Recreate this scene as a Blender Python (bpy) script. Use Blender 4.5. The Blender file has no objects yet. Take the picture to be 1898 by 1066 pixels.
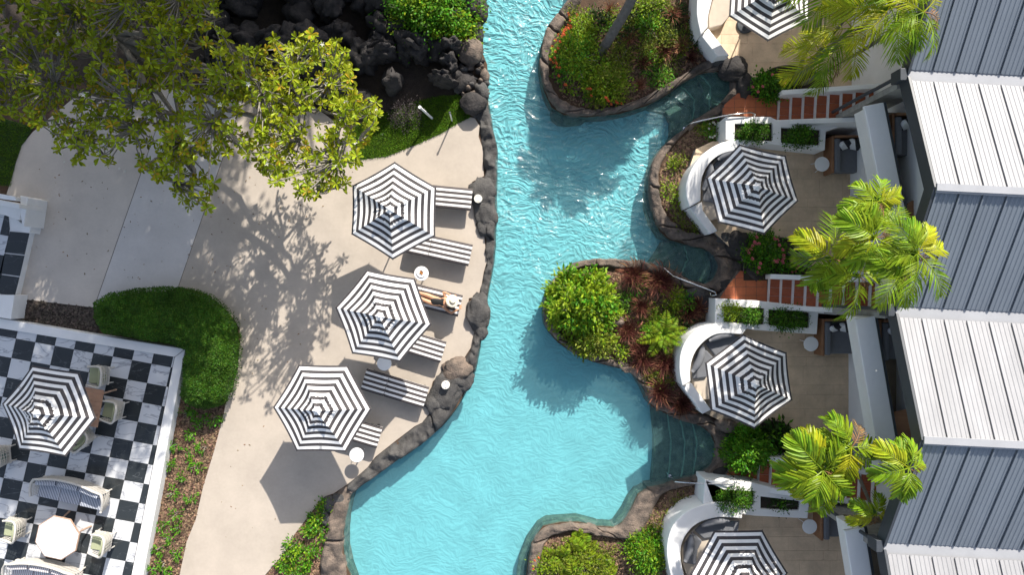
import bpy, bmesh, math, random
import numpy as np
from mathutils import Vector, Matrix, noise
from mathutils.geometry import tessellate_polygon
random.seed(7); RNG = np.random.default_rng(7)
R = math.radians
SC = bpy.context.scene
COL = SC.collection

# ------------------------------------------------------------------ camera, sky, sun, exposure
CAM_H = 22.0; FPX = 1265.0
cd = bpy.data.cameras.new('camera'); cam = bpy.data.objects.new('camera', cd); COL.objects.link(cam)
cam.location = (0, 0, CAM_H); cd.sensor_width = 36; cd.lens = 36*FPX/1898; cd.clip_end = 400; cd.clip_start = .1
SC.camera = cam
SUN_EL = R(34.5); SUN_AZ = math.atan2(.385, .92)
w = bpy.data.worlds.new('World'); SC.world = w; w.use_nodes = True
nt = w.node_tree
sky = nt.nodes.new('ShaderNodeTexSky'); sky.sky_type = 'NISHITA'; sky.sun_disc = False
sky.sun_elevation = SUN_EL; sky.sun_rotation = SUN_AZ
bg = nt.nodes['Background']; bg.inputs[1].default_value = .138
sky.dust_density = 2.0; sky.air_density = .9
hs_ = nt.nodes.new('ShaderNodeHueSaturation'); hs_.inputs['Saturation'].default_value = .72
nt.links.new(sky.outputs[0], hs_.inputs['Color']); nt.links.new(hs_.outputs[0], bg.inputs[0])
sd = bpy.data.lights.new('sun', 'SUN'); sun = bpy.data.objects.new('sun', sd); COL.objects.link(sun)
sd.energy = 4.8; sd.angle = R(.5); sd.color = (1, .945, .86)
c = math.cos(SUN_EL)
sun.rotation_euler = Vector((-.386*c, -.9225*c, -math.sin(SUN_EL))).to_track_quat('-Z', 'Y').to_euler()
sun.location = (10, 25, 30)
SC.view_settings.view_transform = 'Standard'; SC.view_settings.look = 'None'
SC.view_settings.exposure = .76; SC.view_settings.gamma = 1
SC.cycles.transparent_max_bounces = 12
SC.cycles.max_bounces = 8

# ------------------------------------------------------------------ helpers
def P(px, py, z=0.0):
    k = (CAM_H-z)/FPX
    return Vector(((px-949)*k, (533-py)*k, z))
def XY(px, py, z=0.0):
    p = P(px, py, z); return (p.x, p.y)
def PL(pts, z=0.0): return [XY(a, b, z) for a, b in pts]

MC = {}
def mat(name, col, rough=.7, scale=4., var=.25, bump=0., bscale=None, col2=None, island=0., trans=0., metal=0., spec=.5, detail=6., fine=0., coords='pos', stretch=None):
    if name in MC: return MC[name]
    m = bpy.data.materials.new(name); m.use_nodes = True; MC[name] = m
    n = m.node_tree.nodes; l = m.node_tree.links
    b = n['Principled BSDF']; b.inputs['Roughness'].default_value = rough; b.inputs['Metallic'].default_value = metal
    b.inputs['Specular IOR Level'].default_value = spec
    geo = n.new('ShaderNodeNewGeometry'); vec = geo.outputs['Position']
    if stretch:
        mp = n.new('ShaderNodeMapping'); mp.inputs['Scale'].default_value = stretch[:3]
        if len(stretch) > 3: mp.inputs['Rotation'].default_value = (0, 0, stretch[3])
        l.new(vec, mp.inputs[0]); vec = mp.outputs[0]
    nz = n.new('ShaderNodeTexNoise'); nz.inputs['Scale'].default_value = scale; nz.inputs['Detail'].default_value = detail
    nz.inputs['Roughness'].default_value = .62
    l.new(vec, nz.inputs['Vector'])
    ramp = n.new('ShaderNodeMapRange'); ramp.inputs[1].default_value = .3; ramp.inputs[2].default_value = .7
    l.new(nz.outputs[0], ramp.inputs[0])
    mx = n.new('ShaderNodeMix'); mx.data_type = 'RGBA'
    c1 = col; c2 = col2 or tuple(min(1, v*(1-var)) for v in col)
    mx.inputs[6].default_value = (*c1, 1); mx.inputs[7].default_value = (*c2, 1)
    l.new(ramp.outputs[0], mx.inputs[0]); out = mx.outputs[2]
    def mulv(out, valsock, lo, hi):
        mr = n.new('ShaderNodeMapRange'); mr.inputs[3].default_value = lo; mr.inputs[4].default_value = hi
        l.new(valsock, mr.inputs[0])
        hs = n.new('ShaderNodeHueSaturation'); l.new(mr.outputs[0], hs.inputs['Value']); l.new(out, hs.inputs['Color'])
        return hs
    if island:
        hs = mulv(out, geo.outputs['Random Per Island'], 1-island, 1+island)
        mh = n.new('ShaderNodeMath'); mh.operation = 'MULTIPLY'; mh.inputs[1].default_value = 7.31
        l.new(geo.outputs['Random Per Island'], mh.inputs[0])
        fr = n.new('ShaderNodeMath'); fr.operation = 'FRACT'; l.new(mh.outputs[0], fr.inputs[0])
        mr = n.new('ShaderNodeMapRange'); mr.inputs[3].default_value = .5-.05*island; mr.inputs[4].default_value = .5+.05*island
        l.new(fr.outputs[0], mr.inputs[0]); l.new(mr.outputs[0], hs.inputs['Hue'])
        out = hs.outputs[0]
    if fine:
        nf = n.new('ShaderNodeTexNoise'); nf.inputs['Scale'].default_value = scale*14; nf.inputs['Detail'].default_value = 4
        l.new(geo.outputs['Position'], nf.inputs['Vector'])
        out = mulv(out, nf.outputs[0], 1-fine, 1+fine).outputs[0]
    l.new(out, b.inputs['Base Color'])
    if bump:
        nb = n.new('ShaderNodeTexNoise'); nb.inputs['Scale'].default_value = bscale or scale*6; nb.inputs['Detail'].default_value = 6
        l.new(vec, nb.inputs['Vector'])
        bp = n.new('ShaderNodeBump'); bp.inputs['Strength'].default_value = bump; bp.inputs['Distance'].default_value = .03
        l.new(nb.outputs[0], bp.inputs['Height']); l.new(bp.outputs[0], b.inputs['Normal'])
    if trans:
        t = n.new('ShaderNodeBsdfTranslucent'); l.new(out, t.inputs[0])
        ms = n.new('ShaderNodeMixShader'); ms.inputs[0].default_value = trans
        l.new(b.outputs[0], ms.inputs[1]); l.new(t.outputs[0], ms.inputs[2])
        l.new(ms.outputs[0], n['Material Output'].inputs[0])
    m['col_out'] = 0
    return m

def link(o, parent=None):
    COL.objects.link(o)
    if parent is not None: o.parent = parent
    return o
def tag(o, label=None, cat=None, group=None, kind=None):
    if label: o['label'] = label
    if cat: o['category'] = cat
    if group: o['group'] = group
    if kind: o['kind'] = kind
    return o
def empty(name, loc=(0, 0, 0), rz=0., **k):
    o = bpy.data.objects.new(name, None); o.location = loc; o.rotation_euler = (0, 0, rz); o.empty_display_size = .2
    link(o); return tag(o, **k)
def copy_tree(o, parent=None):
    c = o.copy(); COL.objects.link(c); c.parent = parent
    for ch in list(o.children): copy_tree(ch, c)
    return c

class MB:
    def __init__(s): s.v = []; s.f = []; s.uv = None
    def add(s, vs, fs):
        b = len(s.v); s.v += [tuple(v) for v in vs]; s.f += [tuple(i+b for i in f) for f in fs]
    def box(s, x0, x1, y0, y1, z0, z1, M=None):
        vs = [Vector((x, y, z)) for z in (z0, z1) for y in (y0, y1) for x in (x0, x1)]
        if M is not None: vs = [M @ v for v in vs]
        s.add(vs, [(0, 2, 3, 1), (4, 5, 7, 6), (0, 1, 5, 4), (2, 6, 7, 3), (0, 4, 6, 2), (1, 3, 7, 5)])
    def prism(s, pts, z0, z1, z1b=None):
        """pts xy list; z1 may be list"""
        n = len(pts); zt = z1 if isinstance(z1, (list, tuple)) else [z1]*n
        a = sum(pts[i][0]*pts[(i+1) % n][1]-pts[(i+1) % n][0]*pts[i][1] for i in range(n))
        if a < 0: pts = pts[::-1]; zt = list(zt)[::-1]
        vs = [(p[0], p[1], z0) for p in pts]+[(p[0], p[1], z) for p, z in zip(pts, zt)]
        tri = tessellate_polygon([[Vector((p[0], p[1], 0)) for p in pts]])
        fs = []
        for t in tri:
            A, B, C = [pts[i] for i in t]
            ar = (B[0]-A[0])*(C[1]-A[1])-(C[0]-A[0])*(B[1]-A[1])
            if ar < 0: t = t[::-1]
            fs.append(tuple(i+n for i in t)); fs.append(tuple(reversed(t)))
        for i in range(n):
            j = (i+1) % n; fs.append((i, j, j+n, i+n))
        s.add(vs, fs)
    def tube(s, pts, rad, seg=8, cap=True):
        pts = [Vector(p) for p in pts]; n = len(pts)
        rr = rad if isinstance(rad, (list, tuple)) else [rad]*n
        vs = []; fs = []
        up = Vector((0, 0, 1))
        for i, p in enumerate(pts):
            d = (pts[min(i+1, n-1)]-pts[max(i-1, 0)])
            if d.length < 1e-9: d = Vector((0, 0, 1))
            d.normalize()
            a = d.cross(up)
            if a.length < .05: a = d.cross(Vector((1, 0, 0)))
            a.normalize(); b = d.cross(a)
            for k in range(seg):
                t = 2*math.pi*k/seg
                vs.append(p+rr[i]*(math.cos(t)*a+math.sin(t)*b))
        for i in range(n-1):
            for k in range(seg):
                k2 = (k+1) % seg
                fs.append((i*seg+k, i*seg+k2, (i+1)*seg+k2, (i+1)*seg+k))
        if cap:
            fs.append(tuple(range(seg))); fs.append(tuple(reversed(range((n-1)*seg, n*seg))))
        s.add(vs, fs)
    def lathe(s, prof, seg=24, M=None):
        """prof [(r,z)]"""
        vs = []; fs = []
        for r, z in prof:
            for k in range(seg):
                t = 2*math.pi*k/seg; v = Vector((r*math.cos(t), r*math.sin(t), z)); vs.append(M @ v if M is not None else v)
        n = len(prof)
        for i in range(n-1):
            for k in range(seg):
                k2 = (k+1) % seg; fs.append((i*seg+k, i*seg+k2, (i+1)*seg+k2, (i+1)*seg+k))
        if prof[0][0] > 1e-6: fs.append(tuple(reversed(range(seg))))
        if prof[-1][0] > 1e-6: fs.append(tuple(range((n-1)*seg, n*seg)))
        s.add(vs, fs)
    def mesh(s, name, m, smooth=False, bevel=0., bseg=2):
        me = bpy.data.meshes.new(name); me.from_pydata(s.v, [], s.f)
        if bevel:
            bm = bmesh.new(); bm.from_mesh(me)
            bmesh.ops.remove_doubles(bm, verts=bm.verts, dist=1e-5)
            bmesh.ops.dissolve_limit(bm, angle_limit=.01, verts=bm.verts, edges=bm.edges)
            ed = [e for e in bm.edges if len(e.link_faces) == 2 and e.calc_face_angle(0) > .5]
            bmesh.ops.bevel(bm, geom=ed, offset=bevel, segments=bseg, affect='EDGES', profile=.5)
            bm.to_mesh(me); bm.free()
        if m: me.materials.append(m)
        if smooth:
            me.polygons.foreach_set('use_smooth', [True]*len(me.polygons))
        me.update(); return me
    def build(s, name, m, parent=None, loc=None, smooth=False, bevel=0., **k):
        o = bpy.data.objects.new(name, s.mesh(name, m, smooth, bevel))
        if loc is not None: o.location = loc
        link(o, parent); return tag(o, **k)

def npmesh(name, V, Fq, m, nper, smooth=False):
    """V (N,3), Fq (M,nper) ints"""
    me = bpy.data.meshes.new(name); V = np.asarray(V, np.float32); Fq = np.asarray(Fq, np.int32)
    me.vertices.add(len(V)); me.vertices.foreach_set('co', V.ravel())
    me.loops.add(Fq.size); me.loops.foreach_set('vertex_index', Fq.ravel())
    me.polygons.add(len(Fq)); me.polygons.foreach_set('loop_start', np.arange(0, Fq.size, nper, dtype=np.int32))
    me.polygons.foreach_set('loop_total', np.full(len(Fq), nper, np.int32))
    if smooth: me.polygons.foreach_set('use_smooth', np.ones(len(Fq), bool))
    me.materials.append(m); me.update(calc_edges=True); return me
def unit(a): return a/np.maximum(np.linalg.norm(a, axis=-1, keepdims=True), 1e-9)
def leaf_arrays(pos, d, size, wid=.4, fold=.25, droop=.15):
    """pos (N,3) base, d (N,3) direction, size (N,), pointed oval leaves with a fold: 6 verts, 4 tris"""
    n = len(pos); d = unit(d)
    up = np.tile([0, 0, 1.], (n, 1))+RNG.normal(0, .35, (n, 3))
    s = unit(np.cross(d, up)); nn = np.cross(s, d)
    L = size[:, None]
    base = pos; tip = pos+d*L-nn*L*droop; mid = pos+d*L*.55
    a = pos+d*L*.5+s*L*wid*.5-nn*L*fold*.3; b = pos+d*L*.5-s*L*wid*.5-nn*L*fold*.3
    V = np.stack([base, a, tip, b, mid+nn*L*.03], 1).reshape(-1, 3)
    o = np.arange(n)[:, None]*5
    F = np.concatenate([o+np.array([0, 4, 1]), o+np.array([1, 4, 2]), o+np.array([2, 4, 3]), o+np.array([3, 4, 0])], 0)
    # interleave so each leaf connected
    return V, F
def pin(pt, poly):
    x, y = pt; r = False; n = len(poly)
    for i in range(n):
        x1, y1 = poly[i]; x2, y2 = poly[i-1]
        if (y1 > y) != (y2 > y) and x < (x2-x1)*(y-y1)/(y2-y1)+x1: r = not r
    return r
def sample_poly(poly, n):
    xs = [p[0] for p in poly]; ys = [p[1] for p in poly]; out = []
    while len(out) < n:
        q = (random.uniform(min(xs), max(xs)), random.uniform(min(ys), max(ys)))
        if pin(q, poly): out.append(q)
    return out
def sheet(name, pts, z, m, holes=(), parent=None, **k):
    polys = [[Vector((p[0], p[1], 0)) for p in pts]]+[[Vector((p[0], p[1], 0)) for p in h] for h in holes]
    flat = [v for pl in polys for v in pl]
    tri = tessellate_polygon(polys); fs = []
    for t in tri:
        A, B, C = [flat[i] for i in t]
        if (B-A).cross(C-A).z < 0: t = t[::-1]
        fs.append(t)
    mb = MB(); mb.add([(v.x, v.y, z) for v in flat], fs); return mb.build(name, m, parent, **k)
def clip_convex(poly, clip):
    n = len(clip); a = sum(clip[i][0]*clip[(i+1) % n][1]-clip[(i+1) % n][0]*clip[i][1] for i in range(n))
    if a < 0: clip = clip[::-1]
    out = list(poly)
    for i in range(n):
        A = clip[i]; B = clip[(i+1) % n]; inp = out; out = []
        def side(p): return (B[0]-A[0])*(p[1]-A[1])-(B[1]-A[1])*(p[0]-A[0])
        for j in range(len(inp)):
            p = inp[j]; q = inp[j-1]; sp = side(p); sq = side(q)
            if (sp >= 0) != (sq >= 0):
                t = sq/(sq-sp); out.append((q[0]+t*(p[0]-q[0]), q[1]+t*(p[1]-q[1])))
            if sp >= 0: out.append(p)
        if not out: return []
    return out
def area(p): return abs(sum(p[i][0]*p[(i+1) % len(p)][1]-p[(i+1) % len(p)][0]*p[i][1] for i in range(len(p))))/2
def resample(pts, n):
    d = [0]
    for i in range(1, len(pts)): d.append(d[-1]+math.dist(pts[i], pts[i-1]))
    out = []; j = 0
    for k in range(n):
        t = d[-1]*k/(n-1)
        while j < len(d)-2 and d[j+1] < t: j += 1
        u = (t-d[j])/max(d[j+1]-d[j], 1e-9); out.append(tuple(a+(b-a)*u for a, b in zip(pts[j], pts[j+1])))
    return out
def smooth_line(pts, it=2, closed=False):
    for _ in range(it):
        q = []
        n = len(pts)
        rng = range(n) if closed else range(n-1)
        if not closed: q.append(pts[0])
        for i in rng:
            a = pts[i]; b = pts[(i+1) % n]
            q.append(tuple(x*.75+y*.25 for x, y in zip(a, b))); q.append(tuple(x*.25+y*.75 for x, y in zip(a, b)))
        if not closed: q.append(pts[-1])
        pts = q
    return pts

# ------------------------------------------------------------------ materials
concrete_a = mat('pale_concrete', (.475, .41, .34), .85, .8, .2, .15, 60, fine=.06)
concrete_b = mat('lifted_brown_concrete', (.58, .515, .445), .85, .9, .18, .15, 60, fine=.06)  # browner left slab, base raised to brighten it under the tree shade
concrete_c = mat('lifted_grey_concrete', (.59, .555, .52), .85, .9, .16, .15, 60, fine=.06)  # greyer slab beside it, base also raised against the shade there
joint_m = mat('joint', (.12, .10, .085), .95)
soil_m = mat('soil', (.11, .065, .038), .95, 3, .5, .8, 40, fine=.5)
mulch_dark = mat('dark_mulch', (.05, .036, .026), .95, 5, .5, .8, 60, fine=.5)
chip_m = mat('wood_chip', (.24, .15, .09), .9, 8, .5, island=.6)
chip_d = mat('dark_chip', (.11, .085, .065), .9, 8, .5, island=.6)
rock_m = mat('basalt', (.095, .09, .085), .9, 4, .6, 1.2, 30, col2=(.040, .038, .037), fine=.55)
rock_b = mat('brown_rock', (.205, .155, .12), .9, 3.5, .6, 1.1, 24, col2=(.055, .047, .041), fine=.5)
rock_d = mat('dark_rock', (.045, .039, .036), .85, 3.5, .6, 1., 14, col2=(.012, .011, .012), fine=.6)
ledge_m = mat('underwater_stone', (.12, .13, .085), .7, 4.5, .5, .8, 18, col2=(.008, .012, .010), fine=.4)
white_m = mat('white_render', (.80, .79, .77), .7, 2.5, .07, .08, 40, fine=.03)
white_paint = mat('white_paint', (.8, .8, .79), .5, 6, .04)
marble_w = mat('white_marble', (.60, .61, .625), .28, 1.2, .06)
marble_k = mat('black_marble', (.032, .038, .042), .22, 1.2, .2)
terracotta = mat('terracotta', (.44, .125, .048), .65, 6, .25, .15, 50, fine=.12, island=.15)
travertine = mat('travertine', (.74, .56, .37), .6, 2.2, .3, .12, 40, fine=.12, island=.10)
charcoal = mat('charcoal_metal', (.055, .062, .072), .45, 6, .15)
roof_dark = mat('south_slope_metal', (.185, .212, .245), .42, 1.2, .16, stretch=(1, .3, 1), fine=.05)  # darker, bluer base on the south slopes
roof_pale = mat('north_slope_metal', (.30, .30, .31), .5, 1.6, .2, stretch=(1, .25, 1), fine=.05)  # paler base on the north slopes
flash_m = mat('flashing_metal', (.36, .365, .38), .45, 2, .12, fine=.05)
plaster_g = mat('grey_plaster', (.40, .385, .35), .9, 5, .35, .5, 50, fine=.2)
wicker_m = mat('wicker', (.56, .53, .48), .7, 20, .15, .3, 120)
green_cush = mat('sage_cushion', (.36, .385, .24), .85, 6, .08, .1, 200)
wood_m = mat('teak', (.30, .145, .07), .55, 5, .35, .1, 40, stretch=(.25, 1, 1))
wood_l = mat('light_teak', (.43, .29, .21), .6, 6, .25)
grey_cush = mat('grey_cushion', (.16, .165, .18), .9, 8, .12, .15, 150)
light_cush = mat('beige_cushion', (.55, .47, .38), .9, 5, .12, .1, 60)
pole_m = mat('pole_metal', (.06, .06, .06), .4)
chrome = mat('chrome', (.62, .62, .63), .15, metal=1.)
bark_m = mat('pale_bark', (.27, .245, .205), .85, 7, .4, .5, 30, fine=.2)
palm_bark = mat('palm_bark', (.19, .17, .145), .9, 9, .4, .6, 40, fine=.2)
skin_m = mat('skin', (.52, .27, .15), .5, 8, .1); skin_m.node_tree.nodes['Principled BSDF'].inputs['Subsurface Weight'].default_value = .1
black_cloth = mat('black_fabric', (.005, .005, .005), .7)
straw_m = mat('straw', (.75, .66, .50), .8, 30, .12, .4, 200)
hair_m = mat('brown_hair', (.05, .026, .016), .6)
L_frang = mat('frangipani_leaf', (.36, .40, .014), .42, 2.2, .35, island=.42, trans=.35, col2=(.17, .23, .012))
L_frang_y = mat('yellow_leaf', (.42, .27, .02), .5, 3, .2, island=.3, trans=.3)
L_hedge = mat('hedge_leaf', (.065, .16, .012), .5, 1.6, .5, island=.55, trans=.2)
L_lime = mat('lime_leaf', (.27, .36, .016), .45, 3, .35, island=.5, trans=.33, col2=(.13, .24, .014))
L_green = mat('green_leaf', (.11, .29, .016), .45, 3, .35, island=.5, trans=.3)
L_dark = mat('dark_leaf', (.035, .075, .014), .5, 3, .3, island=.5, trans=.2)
L_olive = mat('olive_leaf', (.17, .21, .022), .5, 3, .35, island=.5, trans=.25)
L_palm = mat('palm_leaflet', (.32, .44, .02), .38, 1.3, .4, island=.4, trans=.38, col2=(.10, .20, .014))
L_palmy = mat('yellow_palm_leaflet', (.46, .45, .02), .38, 1.3, .4, island=.35, trans=.38, col2=(.24, .32, .016))
L_redgrass = mat('red_grass_blade', (.11, .034, .026), .6, 4, .4, island=.6, trans=.2)
L_redgrass2 = mat('dry_red_blade', (.30, .13, .075), .6, 4, .4, island=.5, trans=.2)
lawn_m = mat('lawn_blade', (.13, .26, .014), .6, 3, .4, island=.5, trans=.25)
lawn_base = mat('lawn_ground', (.035, .07, .012), .9, 6, .4, .5, 40)
F_white = mat('white_petal', (.8, .78, .72), .6, trans=.2)
F_orange = mat('orange_petal', (.75, .13, .03), .6, island=.3, trans=.2)
F_pink = mat('pink_petal', (.70, .16, .20), .6, island=.25, trans=.2)

def nodes_of(m): return m.node_tree.nodes, m.node_tree.links
def stripe_mat(name, period, duty, white, black, axis=1, phase=0., rough=.8, trim=None, fade=True):
    """stripes along a UV axis; printed fabric"""
    m = bpy.data.materials.new(name); m.use_nodes = True; n, l = nodes_of(m); b = n['Principled BSDF']
    b.inputs['Roughness'].default_value = rough
    uv = n.new('ShaderNodeUVMap'); sp = n.new('ShaderNodeSeparateXYZ'); l.new(uv.outputs[0], sp.inputs[0])
    def M(op, a, bb=None, cc=None):
        x = n.new('ShaderNodeMath'); x.operation = op
        for i, v in enumerate((a, bb, cc)):
            if v is None: continue
            if hasattr(v, 'links'): l.new(v, x.inputs[i])
            else: x.inputs[i].default_value = v
        return x.outputs[0]
    t = sp.outputs[axis]
    f = M('FRACT', M('ADD', M('MULTIPLY', t, 1/period), phase))
    k = M('LESS_THAN', f, duty)
    if trim: k = M('MAXIMUM', k, M('GREATER_THAN', t, trim))
    mx = n.new('ShaderNodeMix'); mx.data_type = 'RGBA'; l.new(k, mx.inputs[0])
    mx.inputs[6].default_value = (*white, 1); mx.inputs[7].default_value = (*black, 1)
    geo = n.new('ShaderNodeNewGeometry'); nz = n.new('ShaderNodeTexNoise'); nz.inputs['Scale'].default_value = 5; nz.inputs['Detail'].default_value = 5
    l.new(geo.outputs['Position'], nz.inputs['Vector'])
    mr = n.new('ShaderNodeMapRange'); mr.inputs[3].default_value = .86; mr.inputs[4].default_value = 1.1; l.new(nz.outputs[0], mr.inputs[0])
    hs = n.new('ShaderNodeHueSaturation'); l.new(mr.outputs[0], hs.inputs['Value']); l.new(mx.outputs[2], hs.inputs['Color'])
    l.new(hs.outputs[0], b.inputs['Base Color'])
    nb = n.new('ShaderNodeTexNoise'); nb.inputs['Scale'].default_value = 9; nb.inputs['Detail'].default_value = 3
    l.new(geo.outputs['Position'], nb.inputs['Vector'])
    bp = n.new('ShaderNodeBump'); bp.inputs['Strength'].default_value = .25; bp.inputs['Distance'].default_value = .04
    l.new(nb.outputs[0], bp.inputs['Height']); l.new(bp.outputs[0], b.inputs['Normal'])
    return m
umb_m = stripe_mat('striped_canopy', 1/7, .50, (.80, .79, .77), (.045, .040, .042), phase=.30, trim=.967)
lounge_m = stripe_mat('striped_mattress', 4/9, .54, (.76, .74, .72), (.065, .054, .052))
navy_m = stripe_mat('pinstriped_cushion', .05, .45, (.55, .57, .62), (.06, .075, .11), axis=0)
zigzag_m = stripe_mat('bold_striped_pillow', .3, .5, (.7, .7, .7), (.012, .012, .015), axis=0)

def veins(m, vein, scale=1.1, width=.02, amt=.8):
    n, l = nodes_of(m); b = n['Principled BSDF']; src = b.inputs['Base Color'].links[0].from_socket
    geo = n.new('ShaderNodeNewGeometry'); oi = n.new('ShaderNodeObjectInfo')
    mlt = n.new('ShaderNodeVectorMath'); mlt.operation = 'SCALE'; mlt.inputs['Scale'].default_value = 37.
    cx = n.new('ShaderNodeCombineXYZ')
    for i in range(3): l.new(oi.outputs['Random'], cx.inputs[i])
    l.new(cx.outputs[0], mlt.inputs[0])
    add = n.new('ShaderNodeVectorMath'); l.new(geo.outputs['Position'], add.inputs[0]); l.new(mlt.outputs[0], add.inputs[1])
    wv = n.new('ShaderNodeTexNoise'); wv.inputs['Scale'].default_value = scale; wv.inputs['Detail'].default_value = 5; wv.inputs['Distortion'].default_value = .6
    mp = n.new('ShaderNodeMapping'); mp.inputs['Rotation'].default_value = (0, 0, .7); mp.inputs['Scale'].default_value = (1, 2.4, 1)
    l.new(add.outputs[0], mp.inputs[0]); l.new(mp.outputs[0], wv.inputs['Vector'])
    s = n.new('ShaderNodeMath'); s.operation = 'SUBTRACT'; s.inputs[1].default_value = .5; l.new(wv.outputs[0], s.inputs[0])
    a = n.new('ShaderNodeMath'); a.operation = 'ABSOLUTE'; l.new(s.outputs[0], a.inputs[0])
    mr = n.new('ShaderNodeMapRange'); mr.inputs[1].default_value = 0; mr.inputs[2].default_value = width; mr.inputs[3].default_value = amt; mr.inputs[4].default_value = 0
    l.new(a.outputs[0], mr.inputs[0])
    mx = n.new('ShaderNodeMix'); mx.data_type = 'RGBA'; l.new(mr.outputs[0], mx.inputs[0]); l.new(src, mx.inputs[6]); mx.inputs[7].default_value = (*vein, 1)
    l.new(mx.outputs[2], b.inputs['Base Color'])
veins(marble_w, (.22, .23, .26), .8, .02, .85)
veins(marble_k, (.16, .17, .18), .9, .006, .5)

for m_ in list(MC.values()):
    if 'leaf' in m_.name or 'blade' in m_.name: m_.node_tree.nodes['Principled BSDF'].inputs['Specular IOR Level'].default_value = .18

# water: clear tinted body, a little suspended haze, and a rippled reflecting skin
def water_material():
    m = bpy.data.materials.new('pool_water'); m.use_nodes = True; n, l = nodes_of(m)
    n.remove(n['Principled BSDF']); out = n['Material Output']
    geo = n.new('ShaderNodeNewGeometry')
    wp = n.new('ShaderNodeTexNoise'); wp.inputs['Scale'].default_value = .55; wp.inputs['Detail'].default_value = 2
    l.new(geo.outputs['Position'], wp.inputs['Vector'])
    off = n.new('ShaderNodeVectorMath'); off.operation = 'SCALE'; off.inputs['Scale'].default_value = 1.5
    l.new(wp.outputs['Color'], off.inputs[0])
    ad = n.new('ShaderNodeVectorMath'); l.new(geo.outputs['Position'], ad.inputs[0]); l.new(off.outputs[0], ad.inputs[1])
    mp = n.new('ShaderNodeMapping'); mp.inputs['Rotation'].default_value = (0, 0, R(15)); mp.inputs['Scale'].default_value = (1.0, 2.3, 1)
    l.new(ad.outputs[0], mp.inputs[0])
    v1 = n.new('ShaderNodeTexVoronoi'); v1.feature = 'SMOOTH_F1'; v1.inputs['Scale'].default_value = 3.0; v1.inputs['Smoothness'].default_value = .55
    l.new(mp.outputs[0], v1.inputs['Vector'])
    v2 = n.new('ShaderNodeTexNoise'); v2.inputs['Scale'].default_value = 5.5; v2.inputs['Detail'].default_value = 3; v2.inputs['Distortion'].default_value = .8
    l.new(mp.outputs[0], v2.inputs['Vector'])
    s1 = n.new('ShaderNodeMath'); s1.operation = 'MULTIPLY_ADD'; s1.inputs[1].default_value = .5
    l.new(v2.outputs[0], s1.inputs[0]); l.new(v1.outputs[0], s1.inputs[2])
    # ripples are livelier towards the waterfall at the north end
    sp = n.new('ShaderNodeSeparateXYZ'); l.new(geo.outputs['Position'], sp.inputs[0])
    mr = n.new('ShaderNodeMapRange'); mr.inputs[1].default_value = -6; mr.inputs[2].default_value = 5; mr.inputs[3].default_value = .07; mr.inputs[4].default_value = .8
    l.new(sp.outputs[1], mr.inputs[0])
    bp = n.new('ShaderNodeBump'); bp.inputs['Distance'].default_value = .11
    l.new(mr.outputs[0], bp.inputs['Strength']); l.new(s1.outputs[0], bp.inputs['Height'])
    tr = n.new('ShaderNodeBsdfTransparent'); tr.inputs[0].default_value = (.70, .97, .985, 1)
    df = n.new('ShaderNodeBsdfDiffuse'); df.inputs[0].default_value = (.42, .86, .90, 1); l.new(bp.outputs[0], df.inputs['Normal'])
    gl = n.new('ShaderNodeBsdfGlossy'); gl.inputs['Roughness'].default_value = .08; l.new(bp.outputs[0], gl.inputs['Normal'])
    dt = n.new('ShaderNodeVectorMath'); dt.operation = 'DOT_PRODUCT'; l.new(geo.outputs['Incoming'], dt.inputs[0]); l.new(geo.outputs['Normal'], dt.inputs[1])
    def mth(op, a_, b_=None):
        q_ = n.new('ShaderNodeMath'); q_.operation = op
        for i_, v_ in enumerate((a_, b_)):
            if v_ is None: continue
            if hasattr(v_, 'links'): l.new(v_, q_.inputs[i_])
            else: q_.inputs[i_].default_value = v_
        return q_
    fr = mth('ADD', mth('MULTIPLY', mth('POWER', mth('SUBTRACT', 1., mth('ABSOLUTE', dt.outputs['Value']).outputs[0]).outputs[0], 5.).outputs[0], .98).outputs[0], .02)
    a = n.new('ShaderNodeMixShader'); a.inputs[0].default_value = .06; l.new(tr.outputs[0], a.inputs[1]); l.new(df.outputs[0], a.inputs[2])
    b = n.new('ShaderNodeMixShader'); l.new(fr.outputs[0], b.inputs[0]); l.new(a.outputs[0], b.inputs[1]); l.new(gl.outputs[0], b.inputs[2])
    l.new(b.outputs[0], out.inputs[0]); return m
water_m = water_material()
pool_m = mat('pool_plaster', (.25, .43, .46), .8, 1.1, .2, fine=.03)
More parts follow.
